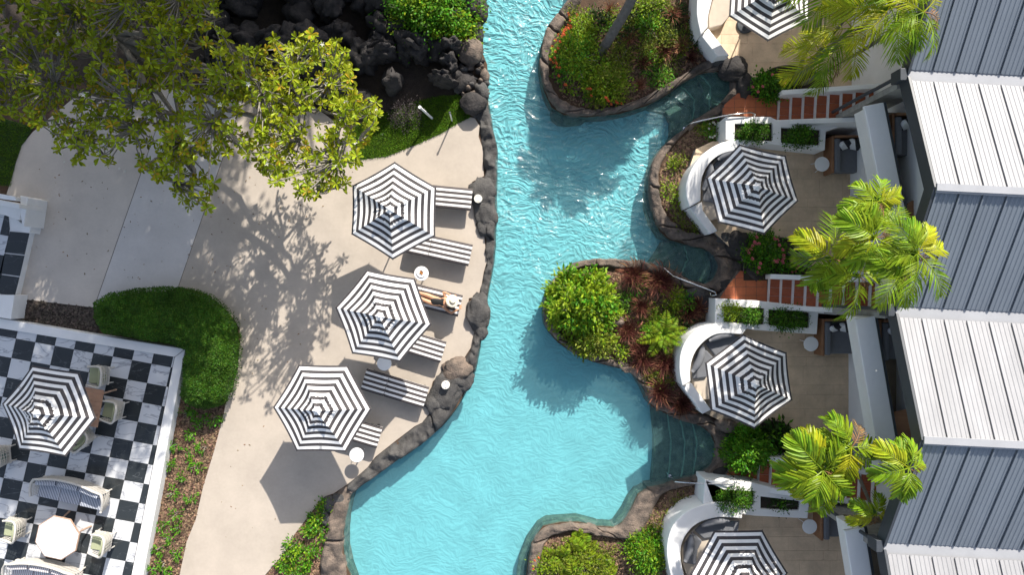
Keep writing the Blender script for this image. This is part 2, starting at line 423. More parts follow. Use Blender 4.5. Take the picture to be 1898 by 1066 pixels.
def ripple_bump(m):  # floor relief standing in for the rippling light under the water
    n, l = nodes_of(m); geo = n.new('ShaderNodeNewGeometry')
    wp = n.new('ShaderNodeTexNoise'); wp.inputs['Scale'].default_value = .7; wp.inputs['Detail'].default_value = 3; l.new(geo.outputs['Position'], wp.inputs['Vector'])
    sc = n.new('ShaderNodeVectorMath'); sc.operation = 'SCALE'; sc.inputs['Scale'].default_value = 1.8; l.new(wp.outputs['Color'], sc.inputs[0])
    ad = n.new('ShaderNodeVectorMath'); l.new(geo.outputs['Position'], ad.inputs[0]); l.new(sc.outputs[0], ad.inputs[1])
    mp = n.new('ShaderNodeMapping'); mp.inputs['Rotation'].default_value = (0, 0, R(12)); mp.inputs['Scale'].default_value = (1.5, 3.2, 1); l.new(ad.outputs[0], mp.inputs[0])
    v = n.new('ShaderNodeTexVoronoi'); v.feature = 'SMOOTH_F1'; v.inputs['Scale'].default_value = 2.6; v.inputs['Smoothness'].default_value = .25; l.new(mp.outputs[0], v.inputs['Vector'])
    v2 = n.new('ShaderNodeTexVoronoi'); v2.feature = 'SMOOTH_F1'; v2.inputs['Scale'].default_value = 6.5; v2.inputs['Smoothness'].default_value = .3; l.new(mp.outputs[0], v2.inputs['Vector'])
    mm = n.new('ShaderNodeMath'); mm.operation = 'MULTIPLY_ADD'; mm.inputs[1].default_value = .35; l.new(v2.outputs[0], mm.inputs[0]); l.new(v.outputs[0], mm.inputs[2])
    sp = n.new('ShaderNodeSeparateXYZ'); l.new(geo.outputs['Position'], sp.inputs[0])
    mr = n.new('ShaderNodeMapRange'); mr.inputs[1].default_value = -5; mr.inputs[2].default_value = 5; mr.inputs[3].default_value = .15; mr.inputs[4].default_value = .55; l.new(sp.outputs[1], mr.inputs[0])
    b = n.new('ShaderNodeBump'); b.inputs['Distance'].default_value = .22; l.new(mr.outputs[0], b.inputs['Strength']); l.new(mm.outputs[0], b.inputs['Height']); l.new(b.outputs[0], n['Principled BSDF'].inputs['Normal'])
ripple_bump(pool_m)

# ------------------------------------------------------------------ pool, ground
WEST = [(925, -150), (905, -40), (893, 0), (887, 35), (888, 70), (893, 95), (903, 120), (904, 160), (905, 200), (912, 240), (919, 270), (918, 330), (917, 400), (916, 460), (911, 505), (903, 550), (896, 590), (890, 640), (881, 680), (868, 715), (850, 750), (820, 790), (780, 825), (740, 850), (700, 877), (665, 900), (650, 918), (641, 950), (637, 1000), (640, 1040), (652, 1066), (680, 1200)]
EAST = [(1090, -150), (1062, -20), (1050, 8), (1025, 38), (1010, 62), (1002, 90), (1000, 130), (1008, 170), (1022, 200), (1045, 214), (1088, 218), (1147, 212), (1198, 197), (1240, 174), (1259, 157), (1288, 141), (1319, 132), (1343, 138), (1355, 155), (1350, 178), (1324, 203), (1288, 222), (1271, 239), (1250, 252), (1226, 276), (1210, 300), (1203, 330), (1203, 370), (1210, 405), (1222, 430), (1240, 445), (1265, 452), (1302, 461), (1324, 472), (1332, 492), (1327, 515), (1310, 528), (1280, 520), (1240, 500), (1189, 485), (1140, 483), (1096, 482), (1062, 489), (1040, 506), (1017, 531), (1007, 562), (1008, 596), (1015, 612), (1034, 635), (1062, 655), (1096, 670), (1136, 680), (1169, 688), (1183, 705), (1198, 733), (1206, 752), (1230, 765), (1260, 778), (1290, 785), (1315, 802), (1327, 830), (1322, 860), (1305, 875), (1280, 885), (1250, 892), (1225, 900), (1198, 904), (1181, 915), (1172, 935), (1161, 960), (1141, 976), (1107, 974), (1071, 966), (1037, 967), (1006, 974), (985, 1005), (978, 1036), (975, 1066), (980, 1200)]
WL = -.12; PF = -.72
pool_px = WEST+EAST[::-1]
pool_xy = PL(pool_px, WL)
sheet('ground', [(-90, -90), (90, -90), (90, 90), (-90, 90)], -.03, soil_m, holes=[pool_xy], kind='structure')
pf = MB()
ppf = pool_xy
a_ = sum(ppf[i][0]*ppf[(i+1) % len(ppf)][1]-ppf[(i+1) % len(ppf)][0]*ppf[i][1] for i in range(len(ppf)))
n_ = len(ppf)
pf.add([(x, y, PF) for x, y in ppf]+[(x, y, -.03) for x, y in ppf], [(i, (i+1) % n_, (i+1) % n_+n_, i+n_) for i in range(n_)])
pw = pf.build('pool_wall', ledge_m, kind='structure')
sheet('pool_floor', ppf, PF, pool_m, kind='structure')
sheet('pool_water', ppf, WL, water_m, kind='structure')

# submerged stone benches and entry steps in the coves
def ledge(name, px, z, label=None):
    mb = MB(); mb.prism(PL(px, z), PF-.01, z)
    return mb.build(name, ledge_m, bevel=.03, kind='structure')
ledge('pool_step', [(1020, 203), (1045, 216), (1090, 219), (1086, 221), (1078, 227), (1052, 230), (1034, 228), (1022, 218)], -.30)
ledge('pool_step', [(1198, 199), (1240, 176), (1262, 160), (1290, 185), (1286, 222), (1271, 239), (1250, 252), (1233, 268), (1243, 248), (1243, 225), (1234, 208)], -.36)
ledge('pool_step', [(1240, 174), (1259, 157), (1300, 138), (1318, 160), (1316, 205), (1288, 222), (1280, 200), (1262, 190)], -.27)
ledge('pool_step', [(1288, 141), (1319, 132), (1343, 138), (1355, 155), (1350, 178), (1324, 203), (1306, 190), (1300, 160)], -.17)
ledge('pool_step', [(1203, 370), (1196, 350), (1196, 385), (1206, 415), (1222, 440), (1240, 447), (1222, 430), (1210, 405)], -.24)
ledge('pool_step', [(1228, 447), (1265, 452), (1285, 458), (1282, 505), (1272, 522), (1240, 500), (1200, 489), (1214, 470)], -.36)
ledge('pool_step', [(1268, 454), (1302, 461), (1312, 468), (1318, 495), (1310, 526), (1280, 520), (1262, 508), (1276, 480)], -.26)
for i, (x0, x1, z) in enumerate([(1206, 1238, -.46), (1236, 1262, -.38), (1260, 1284, -.30), (1282, 1330, -.2)]):
    t0 = [752, 768, 779, 784][i]; t1 = [768, 779, 785, 800][i]; b0 = [901, 898, 890, 884][i]; b1 = [896, 889, 884, 850][i]
    bulge = 7
    ledge('pool_step', [(x0, t0), (x1, t1), (x1+bulge, 815), (x1+bulge-1, 850), (x1, b1), (x0, b0), (x0+bulge-2, 850), (x0+bulge-1, 810)], z)
ledge('pool_step', [(1198, 904), (1225, 900), (1181, 918), (1172, 938), (1161, 962), (1141, 978), (1136, 972), (1155, 945), (1165, 925), (1178, 908)], -.3)
ledge('pool_step', [(1006, 974), (1037, 966), (1071, 964), (1107, 972), (1107, 968), (1068, 958), (1012, 962), (996, 972), (976, 1000), (962, 1036), (957, 1070), (975, 1210), (980, 1200), (975, 1066), (978, 1036), (985, 1005)], -.36)
ledge('pool_step', [(637, 1000), (641, 950), (644, 960), (641, 1000), (646, 1035), (662, 1080), (690, 1200), (680, 1200), (652, 1066), (640, 1040)], -.3)

# ------------------------------------------------------------------ rock edging of the pool
def rock_strip(parent, outer, inner, n, stone_len, z0, hh, m, zin=-.7, amp=.05, K=11, seed=0., smooth=2, rough=1.):
    """outer / inner pixel polylines; a rounded rocky kerb cut into separate stones"""
    _in = smooth_line([XY(a, b, WL) for a, b in inner], smooth)
    o = resample(smooth_line([XY(a, b, .1) for a, b in outer], smooth), n); i_ = resample(smooth_line([XY(a, b, WL) for a, b in inner], smooth), n)
    i_ = [tuple(b+(b-a)/max(1e-6, math.dist(p, q))*.06 for a, b in zip(p, q)) for p, q in zip(o, i_)]
    L = [0]
    for k in range(1, n): L.append(L[-1]+math.dist(tuple((a+b)/2 for a, b in zip(o[k], i_[k])), tuple((a+b)/2 for a, b in zip(o[k-1], i_[k-1]))))
    cuts = [0]; rnd = random.Random(int(seed*10)+3)
    while L[-1]-cuts[-1] > stone_len*1.5: cuts.append(cuts[-1]+stone_len*rnd.uniform(.6, 1.4))
    cuts.append(L[-1])
    def at(t):
        j = 0
        while j < n-2 and L[j+1] < t: j += 1
        u = (t-L[j])/max(L[j+1]-L[j], 1e-9)
        return [tuple(a+(b-a)*u for a, b in zip(q[j], q[j+1])) for q in (o, i_)]
    for c0, c1 in zip(cuts[:-1], cuts[1:]):
        ns = max(6, int((c1-c0)/.055)); mb = MB(); vs = []
        hs = hh*rnd.uniform(.8, 1.25)
        for a in range(ns+1):
            t = c0+(c1-c0)*a/ns; po, pi = at(t)
            e = min(t-c0, c1-t); ed = min(1, e/.05)**.5 if e > 0 else 0
            wdt = math.dist(po, pi)
            for k in range(K):
                s = k/(K-1); u = s
                x = po[0]+(pi[0]-po[0])*u; y = po[1]+(pi[1]-po[1])*u
                prof = min(1, (1-abs(2*s-1)**3.2)*1.15)
                nz = noise.noise(Vector((x*2.2+seed, y*2.2, seed)))*1.2+noise.noise(Vector((x*6, y*6, seed)))*.6+noise.noise(Vector((x*15, y*15, 3)))*.3
                z = z0+(hs*(.75+.25*ed))*prof*(.8+.2*ed)+amp*rough*nz*prof*1.6
                z -= (1-ed)*.07
                if k == 0: z = -.06
                if k == K-1: z = zin
                j = (.07*noise.noise(Vector((x*2.3, y*2.3, 9+seed)))+.035*noise.noise(Vector((x*8, y*8, 9+seed))))*rough*(1 if 0 < k < K-1 or k == 0 else .3)
                vs.append((x+j, y+j, z))
        fs = []
        for a in range(ns):
            for k in range(K-1):
                q = (a*K+k, a*K+k+1, (a+1)*K+k+1, (a+1)*K+k)
                fs.append(q)
        # orientation check
        A, B, C = [Vector(vs[q]) for q in (K//2, K//2+1, K+K//2+1)]
        if (B-A).cross(C-A).z < 0: fs = [f[::-1] for f in fs]
        mb.add(vs, fs); mb.build('stone', m, parent, smooth=True)
def rock(parent, px, py, rx, ry, h, m, rz=0., z=0., name='boulder', sub=3, amp=.22, seed=None):
    seed = random.random()*50 if seed is None else seed
    bm = bmesh.new(); bmesh.ops.create_icosphere(bm, subdivisions=sub, radius=1)
    cpt = P(px, py, z+h*.4); k = (CAM_H-z)/FPX
    for v in bm.verts:
        p = v.co.copy(); q = p*1.4+Vector((seed, seed, 0))
        d = 1+amp*noise.noise(q)+amp*.45*noise.noise(q*2.7)+amp*.22*noise.noise(q*7)
        v.co = p*d
        v.co.z = max(v.co.z, -.6)
    cs, sn = math.cos(rz), math.sin(rz)
    for v in bm.verts:
        x, y, zz = v.co.x*rx*k, v.co.y*ry*k, v.co.z*h*.62
        v.co = (x*cs-y*sn, x*sn+y*cs, zz+h*.36)
    me = bpy.data.meshes.new(name); bm.to_mesh(me); bm.free(); me.materials.append(m)
    me.polygons.foreach_set('use_smooth', [True]*len(me.polygons))
    o = bpy.data.objects.new(name, me); o.location = (cpt.x, cpt.y, z); link(o, parent); return o

DECK_E = [(872, 217), (880, 219), (889, 233), (887, 253), (897, 281), (895, 301), (897, 326), (875, 337), (873, 354), (878, 385), (889, 410), (897, 430), (900, 464), (903, 483), (897, 503), (892, 531), (887, 550), (869, 553), (866, 582), (872, 601), (880, 612), (875, 641), (861, 663), (838, 669), (821, 686), (802, 708), (793, 745), (800, 762), (782, 784), (768, 791), (734, 817), (695, 848), (681, 867), (658, 887), (644, 898), (619, 915), (602, 921), (585, 940), (563, 969), (546, 991), (532, 1019), (518, 1036), (492, 1066), (420, 1180)]
west = empty('rock_edging', P(900, 400), label='dark lava rock edging between the concrete sun deck and the pool', cat='rock edging')
west_n = Matrix.Translation(-P(900, 400))
west.location = (0, 0, 0)
rock_strip(west, [(864, 186), (872, 217), (880, 219), (889, 233), (887, 253), (897, 281), (895, 301), (898, 326), (886, 345), (884, 385), (892, 410), (897, 430), (900, 464), (903, 483), (897, 503), (892, 531), (886, 550), (878, 590), (878, 620), (871, 648), (858, 668)],
           [(903, 180), (906, 205), (909, 222), (912, 240), (916, 255), (919, 275), (918, 300), (918, 330), (917, 365), (917, 400), (916, 430), (916, 450), (914, 475), (912, 495), (907, 520), (901, 550), (897, 580), (893, 610), (888, 640), (884, 665), (878, 690)], 260, 2.3, .0, .12, rock_m, seed=1.2, amp=.085)
rock_strip(west, [(862, 664), (838, 680), (821, 690), (802, 708), (795, 735), (800, 762), (782, 784), (768, 791), (734, 817), (695, 848), (681, 867), (658, 887), (644, 898)],
           [(878, 690), (868, 712), (858, 735), (846, 757), (828, 781), (812, 797), (795, 812), (775, 828), (745, 847), (710, 872), (690, 885), (668, 900), (652, 915)], 220, 2.5, .0, .13, rock_m, seed=4.4, amp=.085)
rock_strip(west, [(640, 900), (621, 915), (612, 940), (602, 985), (592, 1020), (590, 1066), (600, 1190)],
           [(656, 908), (648, 924), (643, 945), (638, 980), (637, 1005), (641, 1040), (668, 1160)], 120, 1.5, .0, .2, rock_b, seed=8.1, amp=.06)
for a in [(893, 356, 25, 27, .30, rock_m, 0), (899, 395, 20, 30, .24, rock_m, .3), (900, 420, 16, 18, .2, rock_m, 0), (886, 578, 21, 34, .34, rock_m, 0), (892, 612, 12, 18, .24, rock_m, 0), (846, 684, 28, 22, .36, rock_b, .2), (826, 722, 26, 40, .28, rock_m, -.3), (850, 704, 26, 24, .26, rock_m, 0), (806, 745, 18, 22, .24, rock_m, -.4), (612, 935, 13, 15, .3, rock_m, 0), (603, 960, 9, 16, .22, rock_m, 0), (630, 925, 15, 12, .24, rock_m, 0)]:
    rock(west, a[0], a[1], a[2], a[3], a[4], a[5], a[6], z=-.03, name='boulder', amp=.28, sub=4)

eastA = empty('rock_edging', (0, 0, 0), label='brown rock rim round the planted island with orange flowers at the top', cat='rock edging')
rock_strip(eastA, [(1110, -150), (1084, -20), (1070, 18), (1047, 45), (1029, 70), (1020, 100), (1018, 135), (1026, 165), (1042, 186), (1065, 196), (1100, 202), (1145, 198), (1192, 182), (1225, 160), (1262, 138), (1292, 118), (1320, 106), (1355, 100), (1382, 112), (1390, 140), (1382, 170), (1362, 196), (1335, 214), (1300, 226), (1282, 240)],
           [(1090, -150), (1062, -20), (1050, 8), (1025, 38), (1010, 62), (1002, 90), (1000, 130), (1008, 170), (1022, 200), (1045, 214), (1088, 218), (1147, 212), (1198, 197), (1240, 174), (1259, 157), (1288, 141), (1319, 132), (1336, 134), (1350, 146), (1354, 162), (1348, 180), (1324, 203), (1292, 220), (1280, 230), (1271, 239)], 420, .95, .0, .2, rock_b, seed=11.3, amp=.05)
eastB = empty('rock_edging', (0, 0, 0), label='curved rock rim beside the second terrace, running round the middle cove', cat='rock edging')
rock_strip(eastB, [(1290, 228), (1262, 252), (1240, 280), (1226, 305), (1222, 335), (1226, 372), (1236, 400), (1256, 418), (1285, 432), (1315, 432), (1345, 436), (1372, 455), (1386, 485), (1380, 515), (1355, 535), (1330, 545)],
           [(1271, 239), (1250, 252), (1226, 276), (1210, 300), (1203, 330), (1203, 370), (1210, 405), (1222, 430), (1240, 445), (1265, 452), (1302, 461), (1322, 470), (1332, 492), (1327, 512), (1315, 524), (1300, 527)], 300, 1.3, .0, .2, rock_b, seed=17.7, amp=.05)
eastC = empty('rock_edging', (0, 0, 0), label='low dark rock rim round the middle island with the lime bush and red grasses', cat='rock edging')
rock_strip(eastC, [(1322, 545), (1290, 540), (1240, 520), (1189, 500), (1140, 496), (1096, 494), (1066, 500), (1048, 515), (1029, 538), (1020, 565), (1020, 592), (1030, 610), (1048, 627), (1074, 643), (1105, 656), (1142, 664), (1178, 676), (1196, 695), (1215, 722), (1228, 740), (1262, 760), (1296, 768), (1335, 778), (1356, 805), (1362, 835), (1352, 868), (1330, 884), (1300, 898), (1262, 905), (1236, 912), (1216, 930)],
           [(1310, 528), (1280, 520), (1240, 500), (1189, 485), (1140, 483), (1096, 482), (1062, 489), (1040, 506), (1017, 531), (1007, 562), (1008, 596), (1015, 612), (1034, 635), (1062, 655), (1096, 670), (1136, 680), (1169, 688), (1183, 705), (1198, 733), (1206, 752), (1260, 778), (1290, 785), (1315, 802), (1327, 830), (1322, 860), (1305, 875), (1280, 885), (1250, 892), (1225, 900), (1206, 903), (1198, 904)], 560, 1.1, .0, .16, rock_b, seed=23.1, amp=.04)
eastD = empty('rock_edging', (0, 0, 0), label='smooth tan rock rim round the fern bed at the bottom of the pool', cat='rock edging')
rock_strip(eastD, [(1236, 905), (1226, 920), (1216, 945), (1196, 985), (1178, 1002), (1160, 1003), (1110, 996), (1070, 985), (1040, 988), (1020, 995), (1004, 1020), (998, 1066), (1000, 1200)],
           [(1198, 904), (1181, 915), (1172, 935), (1161, 960), (1141, 976), (1130, 978), (1107, 974), (1071, 966), (1037, 967), (1006, 974), (985, 1005), (978, 1050), (980, 1200)], 220, 1.8, .0, .2, rock_b, seed=31.9, amp=.035)
for a in [(1360, 128, 30, 22, .5, rock_d, .3), (1380, 160, 16, 28, .42, rock_d, 0), (1338, 112, 22, 14, .35, rock_m, .2)]: rock(eastA, *a[:6], rz=a[6], z=0)
for a in [(1372, 455, 26, 30, .5, rock_d, .4), (1398, 490, 22, 34, .42, rock_d, 0), (1350, 530, 22, 14, .3, rock_d, 0), (1345, 440, 20, 14, .34, rock_m, 0)]: rock(eastB, *a[:6], rz=a[6], z=0)
for a in [(1352, 790, 26, 14, .5, rock_b, -.2), (1378, 800, 14, 18, .4, rock_d, 0), (1360, 835, 16, 34, .4, rock_d, .2), (1335, 880, 22, 14, .3, rock_d, .3), (1144, 597, 13, 12, .45, rock_b, 0), (1310, 560, 16, 20, .3, rock_d, 0), (1290, 545, 22, 12, .24, rock_m, 0)]: rock(eastC, *a[:6], rz=a[6], z=0)

# north grotto: dark lava boulders with a small cascade
grot = empty('rock_grotto', (0, 0, 0), label='shadowy outcrop of black lava boulders above the lawn with a small cascade into the pool', cat='rock outcrop')
rr = random.Random(5)
for k in range(120):
    x = rr.uniform(370, 862); y = rr.uniform(-110, 178)
    if (x < 640 and y > 165) or (x > 700 and y > 165-(x-700)*.1): continue
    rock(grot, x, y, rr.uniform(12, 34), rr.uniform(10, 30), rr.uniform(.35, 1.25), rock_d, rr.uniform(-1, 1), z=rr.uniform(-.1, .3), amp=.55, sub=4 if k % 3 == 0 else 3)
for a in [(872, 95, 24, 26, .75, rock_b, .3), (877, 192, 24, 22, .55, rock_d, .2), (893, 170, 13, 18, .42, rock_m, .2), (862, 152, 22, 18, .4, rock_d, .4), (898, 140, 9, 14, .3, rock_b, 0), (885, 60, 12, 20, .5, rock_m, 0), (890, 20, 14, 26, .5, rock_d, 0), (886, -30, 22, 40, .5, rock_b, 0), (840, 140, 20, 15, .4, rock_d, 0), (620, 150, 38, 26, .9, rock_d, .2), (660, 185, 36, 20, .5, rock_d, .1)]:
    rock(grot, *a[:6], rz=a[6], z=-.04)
for k in range(34):
    x = rr.uniform(846, 903); y = rr.uniform(112, 178)
    rock(grot, x, y, rr.uniform(3, 9), rr.uniform(3, 8), rr.uniform(.15, .4), rr.choice([rock_b, rock_m, rock_d, rock_b]), rr.uniform(-1, 1), z=0, sub=2, name='small_rock')

# ------------------------------------------------------------------ deck slabs, beds, lawn
deck_poly = [(60, 245), (40, 270), (30, 300), (22, 330), (12, 360), (60, 375), (68, 378), (52, 440), (28, 553), (172, 570), (338, 533), (374, 542), (408, 567), (433, 590), (443, 607), (446, 632), (439, 680), (422, 734), (414, 770), (397, 836), (377, 901), (363, 963), (346, 1005), (333, 1066), (310, 1190)]+DECK_E[::-1][0:]+[(844, 231), (816, 248), (774, 267), (717, 290), (661, 297), (640, 240), (560, 180), (470, 190), (300, 160), (150, 170)]
dxy = PL(deck_poly, 0)
sheet('deck_base', dxy, -.018, joint_m, kind='structure')
deck = empty('sun_deck', (0, 0, 0), kind='structure')
sheet('deck_bed', dxy, -.012, joint_m, parent=deck, kind='stuff')
def slab_from(poly, planes, m, parent, name='slab'):
    tri = tessellate_polygon([[Vector((p[0], p[1], 0)) for p in poly]]); mb = MB()
    for t in tri:
        q = [poly[i] for i in t]
        for (ax, ay), (bx, by), sgn in planes:
            A = XY(ax, ay); B = XY(bx, by); dx, dy = B[0]-A[0], B[1]-A[1]; L = math.hypot(dx, dy)
            nx, ny = -dy/L*sgn, dx/L*sgn; out = []
            def sd_(p): return (p[0]-A[0])*nx+(p[1]-A[1])*ny-.009
            for j in range(len(q)):
                p, r = q[j], q[j-1]; sp, sr = sd_(p), sd_(r)
                if (sp >= 0) != (sr >= 0):
                    u = sr/(sr-sp); out.append((r[0]+u*(p[0]-r[0]), r[1]+u*(p[1]-r[1])))
                if sp >= 0: out.append(p)
            q = out
            if len(q) < 3: break
        if len(q) < 3 or area(q) < 1e-7: continue
        if sum(q[i][0]*q[(i+1) % len(q)][1]-q[(i+1) % len(q)][0]*q[i][1] for i in range(len(q))) < 0: q = q[::-1]
        mb.add([(p[0], p[1], 0.) for p in q], [tuple(range(len(q)))])
    if mb.f: mb.build(name, m, parent)
J1 = ((258, 330), (185, 540)); J2 = ((400, 330), (330, 533)); J3 = ((760, 409), (600, 729))
slab_from(dxy, [(*J1, -1)], concrete_b, deck)
slab_from(dxy, [(*J1, 1), (*J2, -1)], concrete_c, deck)
slab_from(dxy, [(*J2, 1)], concrete_a, deck)

bed_nw = [(0, 553), (28, 553), (172, 570), (338, 533), (374, 542), (408, 567), (433, 590), (443, 607), (446, 632), (439, 680), (422, 734), (414, 770), (397, 836), (377, 901), (363, 963), (346, 1005), (333, 1066), (310, 1190), (230, 1190), (266, 1066), (343, 646), (180, 621), (0, 591)]
def chips(name, poly_px, n, m, z=-.02, s=(.015, .045), parent=None, label=None, **k):
    pts = sample_poly(poly_px, n); V = []; F = []
    for q in pts:
        x, y = XY(*q); a = random.uniform(0, 6.28); L = random.uniform(*s); w_ = L*random.uniform(.3, .8)
        u = Vector((math.cos(a), math.sin(a), random.uniform(-.5, .5)))*L; v = Vector((-math.sin(a), math.cos(a), random.uniform(-.5, .5)))*w_
        c0 = Vector((x, y, z+random.uniform(.004, .02))); b = len(V)
        V += [c0-u-v, c0+u-v, c0+u+v, c0-u+v, c0+Vector((0, 0, -.015))]; F += [(b, b+1, b+2, b+3), (b, b+4, b+1), (b+1, b+4, b+2), (b+2, b+4, b+3), (b+3, b+4, b)]
    mb = MB(); mb.add(V, F); return mb.build(name, m, parent, label=label, cat=None if not label else 'mulch', kind='stuff', **k)
sheet('planting_bed', PL([(0, 553), (28, 553), (172, 570), (190, 600), (180, 621), (0, 591)], 0), -.008, mulch_dark, kind='structure')
chips('bark_mulch', [(0, 553), (28, 553), (172, 570), (180, 618), (0, 589)], 1500, chip_d, label='dark bark mulch in the short bed between the white walls', z=-.005)
chips('bark_mulch', [(338, 533), (374, 542), (408, 567), (433, 590), (443, 607), (446, 632), (439, 680), (422, 734), (414, 770), (397, 836), (377, 901), (363, 963), (346, 1005), (333, 1066), (266, 1066), (343, 646)], 9000, chip_m, label='brown bark mulch in the long bed beside the checkered terrace')
chips('bark_mulch', [(602, 925), (585, 945), (563, 972), (546, 994), (532, 1022), (492, 1070), (590, 1066), (598, 1000), (612, 940)], 3000, chip_m, label='brown bark mulch in the triangular bed at the foot of the deck')
chips('bark_mulch', [(1030, 60), (1060, 20), (1290, 0), (1300, 80), (1330, 110), (1250, 145), (1190, 185), (1100, 200), (1050, 190), (1020, 130)], 5000, chip_m, label='brown bark mulch under the plants of the top island')
chips('bark_mulch', [(1290, 232), (1345, 232), (1345, 256), (1300, 270), (1268, 330), (1268, 370), (1310, 430), (1260, 418), (1228, 380), (1224, 320), (1250, 270)], 3500, chip_m, label='brown bark mulch between the rock rim and the second curved bench')
chips('bark_mulch', [(1130, 500), (1320, 550), (1322, 600), (1260, 640), (1262, 720), (1300, 770), (1230, 745), (1180, 680), (1030, 610), (1020, 560), (1060, 505)], 9000, chip_m, label='reddish bark mulch of the middle island')
chips('bark_mulch', [(1300, 895), (1305, 935), (1250, 970), (1236, 1066), (1000, 1066), (1010, 1000), (1080, 990), (1170, 1005), (1216, 940), (1240, 912)], 6000, chip_m, label='brown bark mulch of the fern bed at the bottom')

def grass(name, poly_px, n, label, z=0., h=(.03, .09), m=None):
    pts = np.array([XY(*q) for q in sample_poly(poly_px, n)]); pos = np.c_[pts, np.full(n, z)]
    d = np.c_[RNG.normal(0, .6, (n, 2)), np.ones(n)]
    V, F = leaf_arrays(pos, d, RNG.uniform(h[0], h[1], n), wid=.16)
    o = bpy.data.objects.new(name, npmesh(name, V, F, m or lawn_m, 3)); link(o); tag(o, label, 'grass', kind='stuff')
LAWN = [(700, 215), (760, 190), (815, 178), (850, 176), (868, 195), (872, 217), (844, 231), (816, 248), (774, 267), (717, 290), (661, 297), (650, 270), (655, 235)]
sheet('lawn', PL(LAWN, 0), -.006, lawn_base, kind='structure')
grass('lawn_grass', LAWN, 26000, 'short bright green lawn between the grotto rocks and the deck', z=-.005)
GL = [(-60, 200), (62, 235), (42, 270), (30, 300), (20, 345), (-60, 335)]
sheet('lawn', PL(GL, 0), -.006, lawn_base, kind='structure')
grass('lawn_grass', GL, 9000, 'shaded dark lawn at the left edge under the tree', z=-.005)

# ------------------------------------------------------------------ checkered terrace (west)
TZ = .22
def checker(name, clip_px, z, parent, gap=.004):
    clip = PL(clip_px, z)
    O = (21.1, 664.0); u = (35.87, 6.65); v = (-8.4, 36.0)
    mats = {0: marble_w, 1: marble_k}; shared = {}
    full = None
    for i in range(-14, 12):
        for j in range(-10, 16):
            c4 = [(O[0]+u[0]*a+v[0]*b, O[1]+u[1]*a+v[1]*b) for a, b in ((i, j), (i+1, j), (i+1, j+1), (i, j+1))]
            q = PL(c4, z); cx = sum(p[0] for p in q)/4; cy = sum(p[1] for p in q)/4
            qs = [(cx+(p[0]-cx)*(1-gap*2/.6), cy+(p[1]-cy)*(1-gap*2/.6)) for p in q]
            r = clip_convex(qs, clip)
            if len(r) < 3 or area(r) < .002: continue
            k = (i+j) % 2
            if len(r) == 4 and abs(area(r)-area(qs)) < 1e-6:
                if k not in shared:
                    mb = MB(); mb.prism([(p[0]-cx, p[1]-cy) for p in qs], -.02, 0); shared[k] = mb.mesh('tile', mats[k], bevel=.002, bseg=1)
                o = bpy.data.objects.new('tile', shared[k]); o.location = (cx, cy, z); link(o, parent)
            else:
                mb = MB(); mb.prism([(p[0]-cx, p[1]-cy) for p in r], -.02, 0)
                o = mb.build('tile', mats[k], parent); o.location = (cx, cy, z)
terr = empty('checkered_terrace', (0, 0, 0), kind='structure')
sheet('terrace_base', PL([(-260, 560), (323, 662), (243, 1066), (205, 1260), (-260, 1260)], TZ), TZ-.012, joint_m, parent=terr, kind='stuff')
checker('tile', [(-230, 569), (323, 662), (243, 1066), (218, 1192), (-260, 1192)], TZ, terr)
wt = .31
wl = MB()
# outline of the white kerb wall: outer, inner (pixels on its top)
wl.prism(PL([(-260, 546), (0, 591), (180, 621), (343, 647), (323, 662), (0, 609), (-260, 566)], wt), -.05, wt)
tag(wl.build('terrace_wall', white_m, bevel=.02), 'low white wall along the top edge of the checkered terrace, ending at the hedge corner', 'low wall')
wl = MB(); wl.prism(PL([(343.3, 647.6), (266, 1066), (240, 1200), (217, 1200), (243, 1066), (323.3, 663)], wt), -.05, wt-.002)
tag(wl.build('terrace_wall', white_m, bevel=.02), 'long white wall between the checkered terrace and the mulch bed with seedlings', 'low wall')
# second terrace corner at the far left with white balustrade wall
t2 = empty('upper_left_terrace', (0, 0, 0), kind='structure')
checker('tile', [(-120, 398), (15, 398), (18, 432), (2, 510), (-12, 588), (-120, 570)], TZ+.02, t2)
for a in [[(18, 429), (54, 432), (45, 472), (8, 468)], [(7.6, 470), (44.7, 474), (36, 512), (-1, 507)], [(-1.4, 509), (35.5, 514), (27, 548), (-10, 544)]]:
    mb = MB(); mb.prism(PL(a, TZ+.02), TZ, TZ+.02); mb.build('tile', marble_k, t2, bevel=.002)
mb = MB(); mb.prism(PL([(-120, 390), (20, 396), (56, 430), (28, 553), (-120, 530)], TZ), -.05, TZ-.001); mb.build('terrace_block', white_m, t2)
mb = MB(); mb.prism(PL([(-120, 545.5), (27, 547), (20, 592), (-120, 570)], .6), -.04, .6)
tag(mb.build('pillar', white_m, bevel=.015), 'white low pillar at the left edge between the two checkered terraces', 'pillar')
pl_ = empty('balustrade_wall', P(40, 400), label='white stepped balustrade wall with an end pier at the left edge', cat='balustrade')
pm = pl_.location; pl_.location = (0, 0, 0)
mb = MB(); mb.prism(PL([(39, 366), (66, 374), (54, 432), (40, 430)], .5), -.03, .5); mb.build('pier_base', white_m, pl_, bevel=.02)
mb = MB(); mb.prism(PL([(37, 362), (52, 366), (44, 420), (38, 400)], .9), -.02, .9); mb.build('pier', white_m, pl_, bevel=.02)
mb = MB(); mb.prism(PL([(-120, 352), (0, 370), (36, 378), (36, 386), (0, 379), (-120, 362)], 1.25), .2, 1.25); mb.build('parapet', white_m, pl_, bevel=.015)
mb = MB(); mb.prism(PL([(-120, 336), (0, 359), (28, 364), (30, 372), (0, 368), (-120, 346)], 1.5), 1.3, 1.5); mb.build('handrail', white_paint, pl_, bevel=.02)
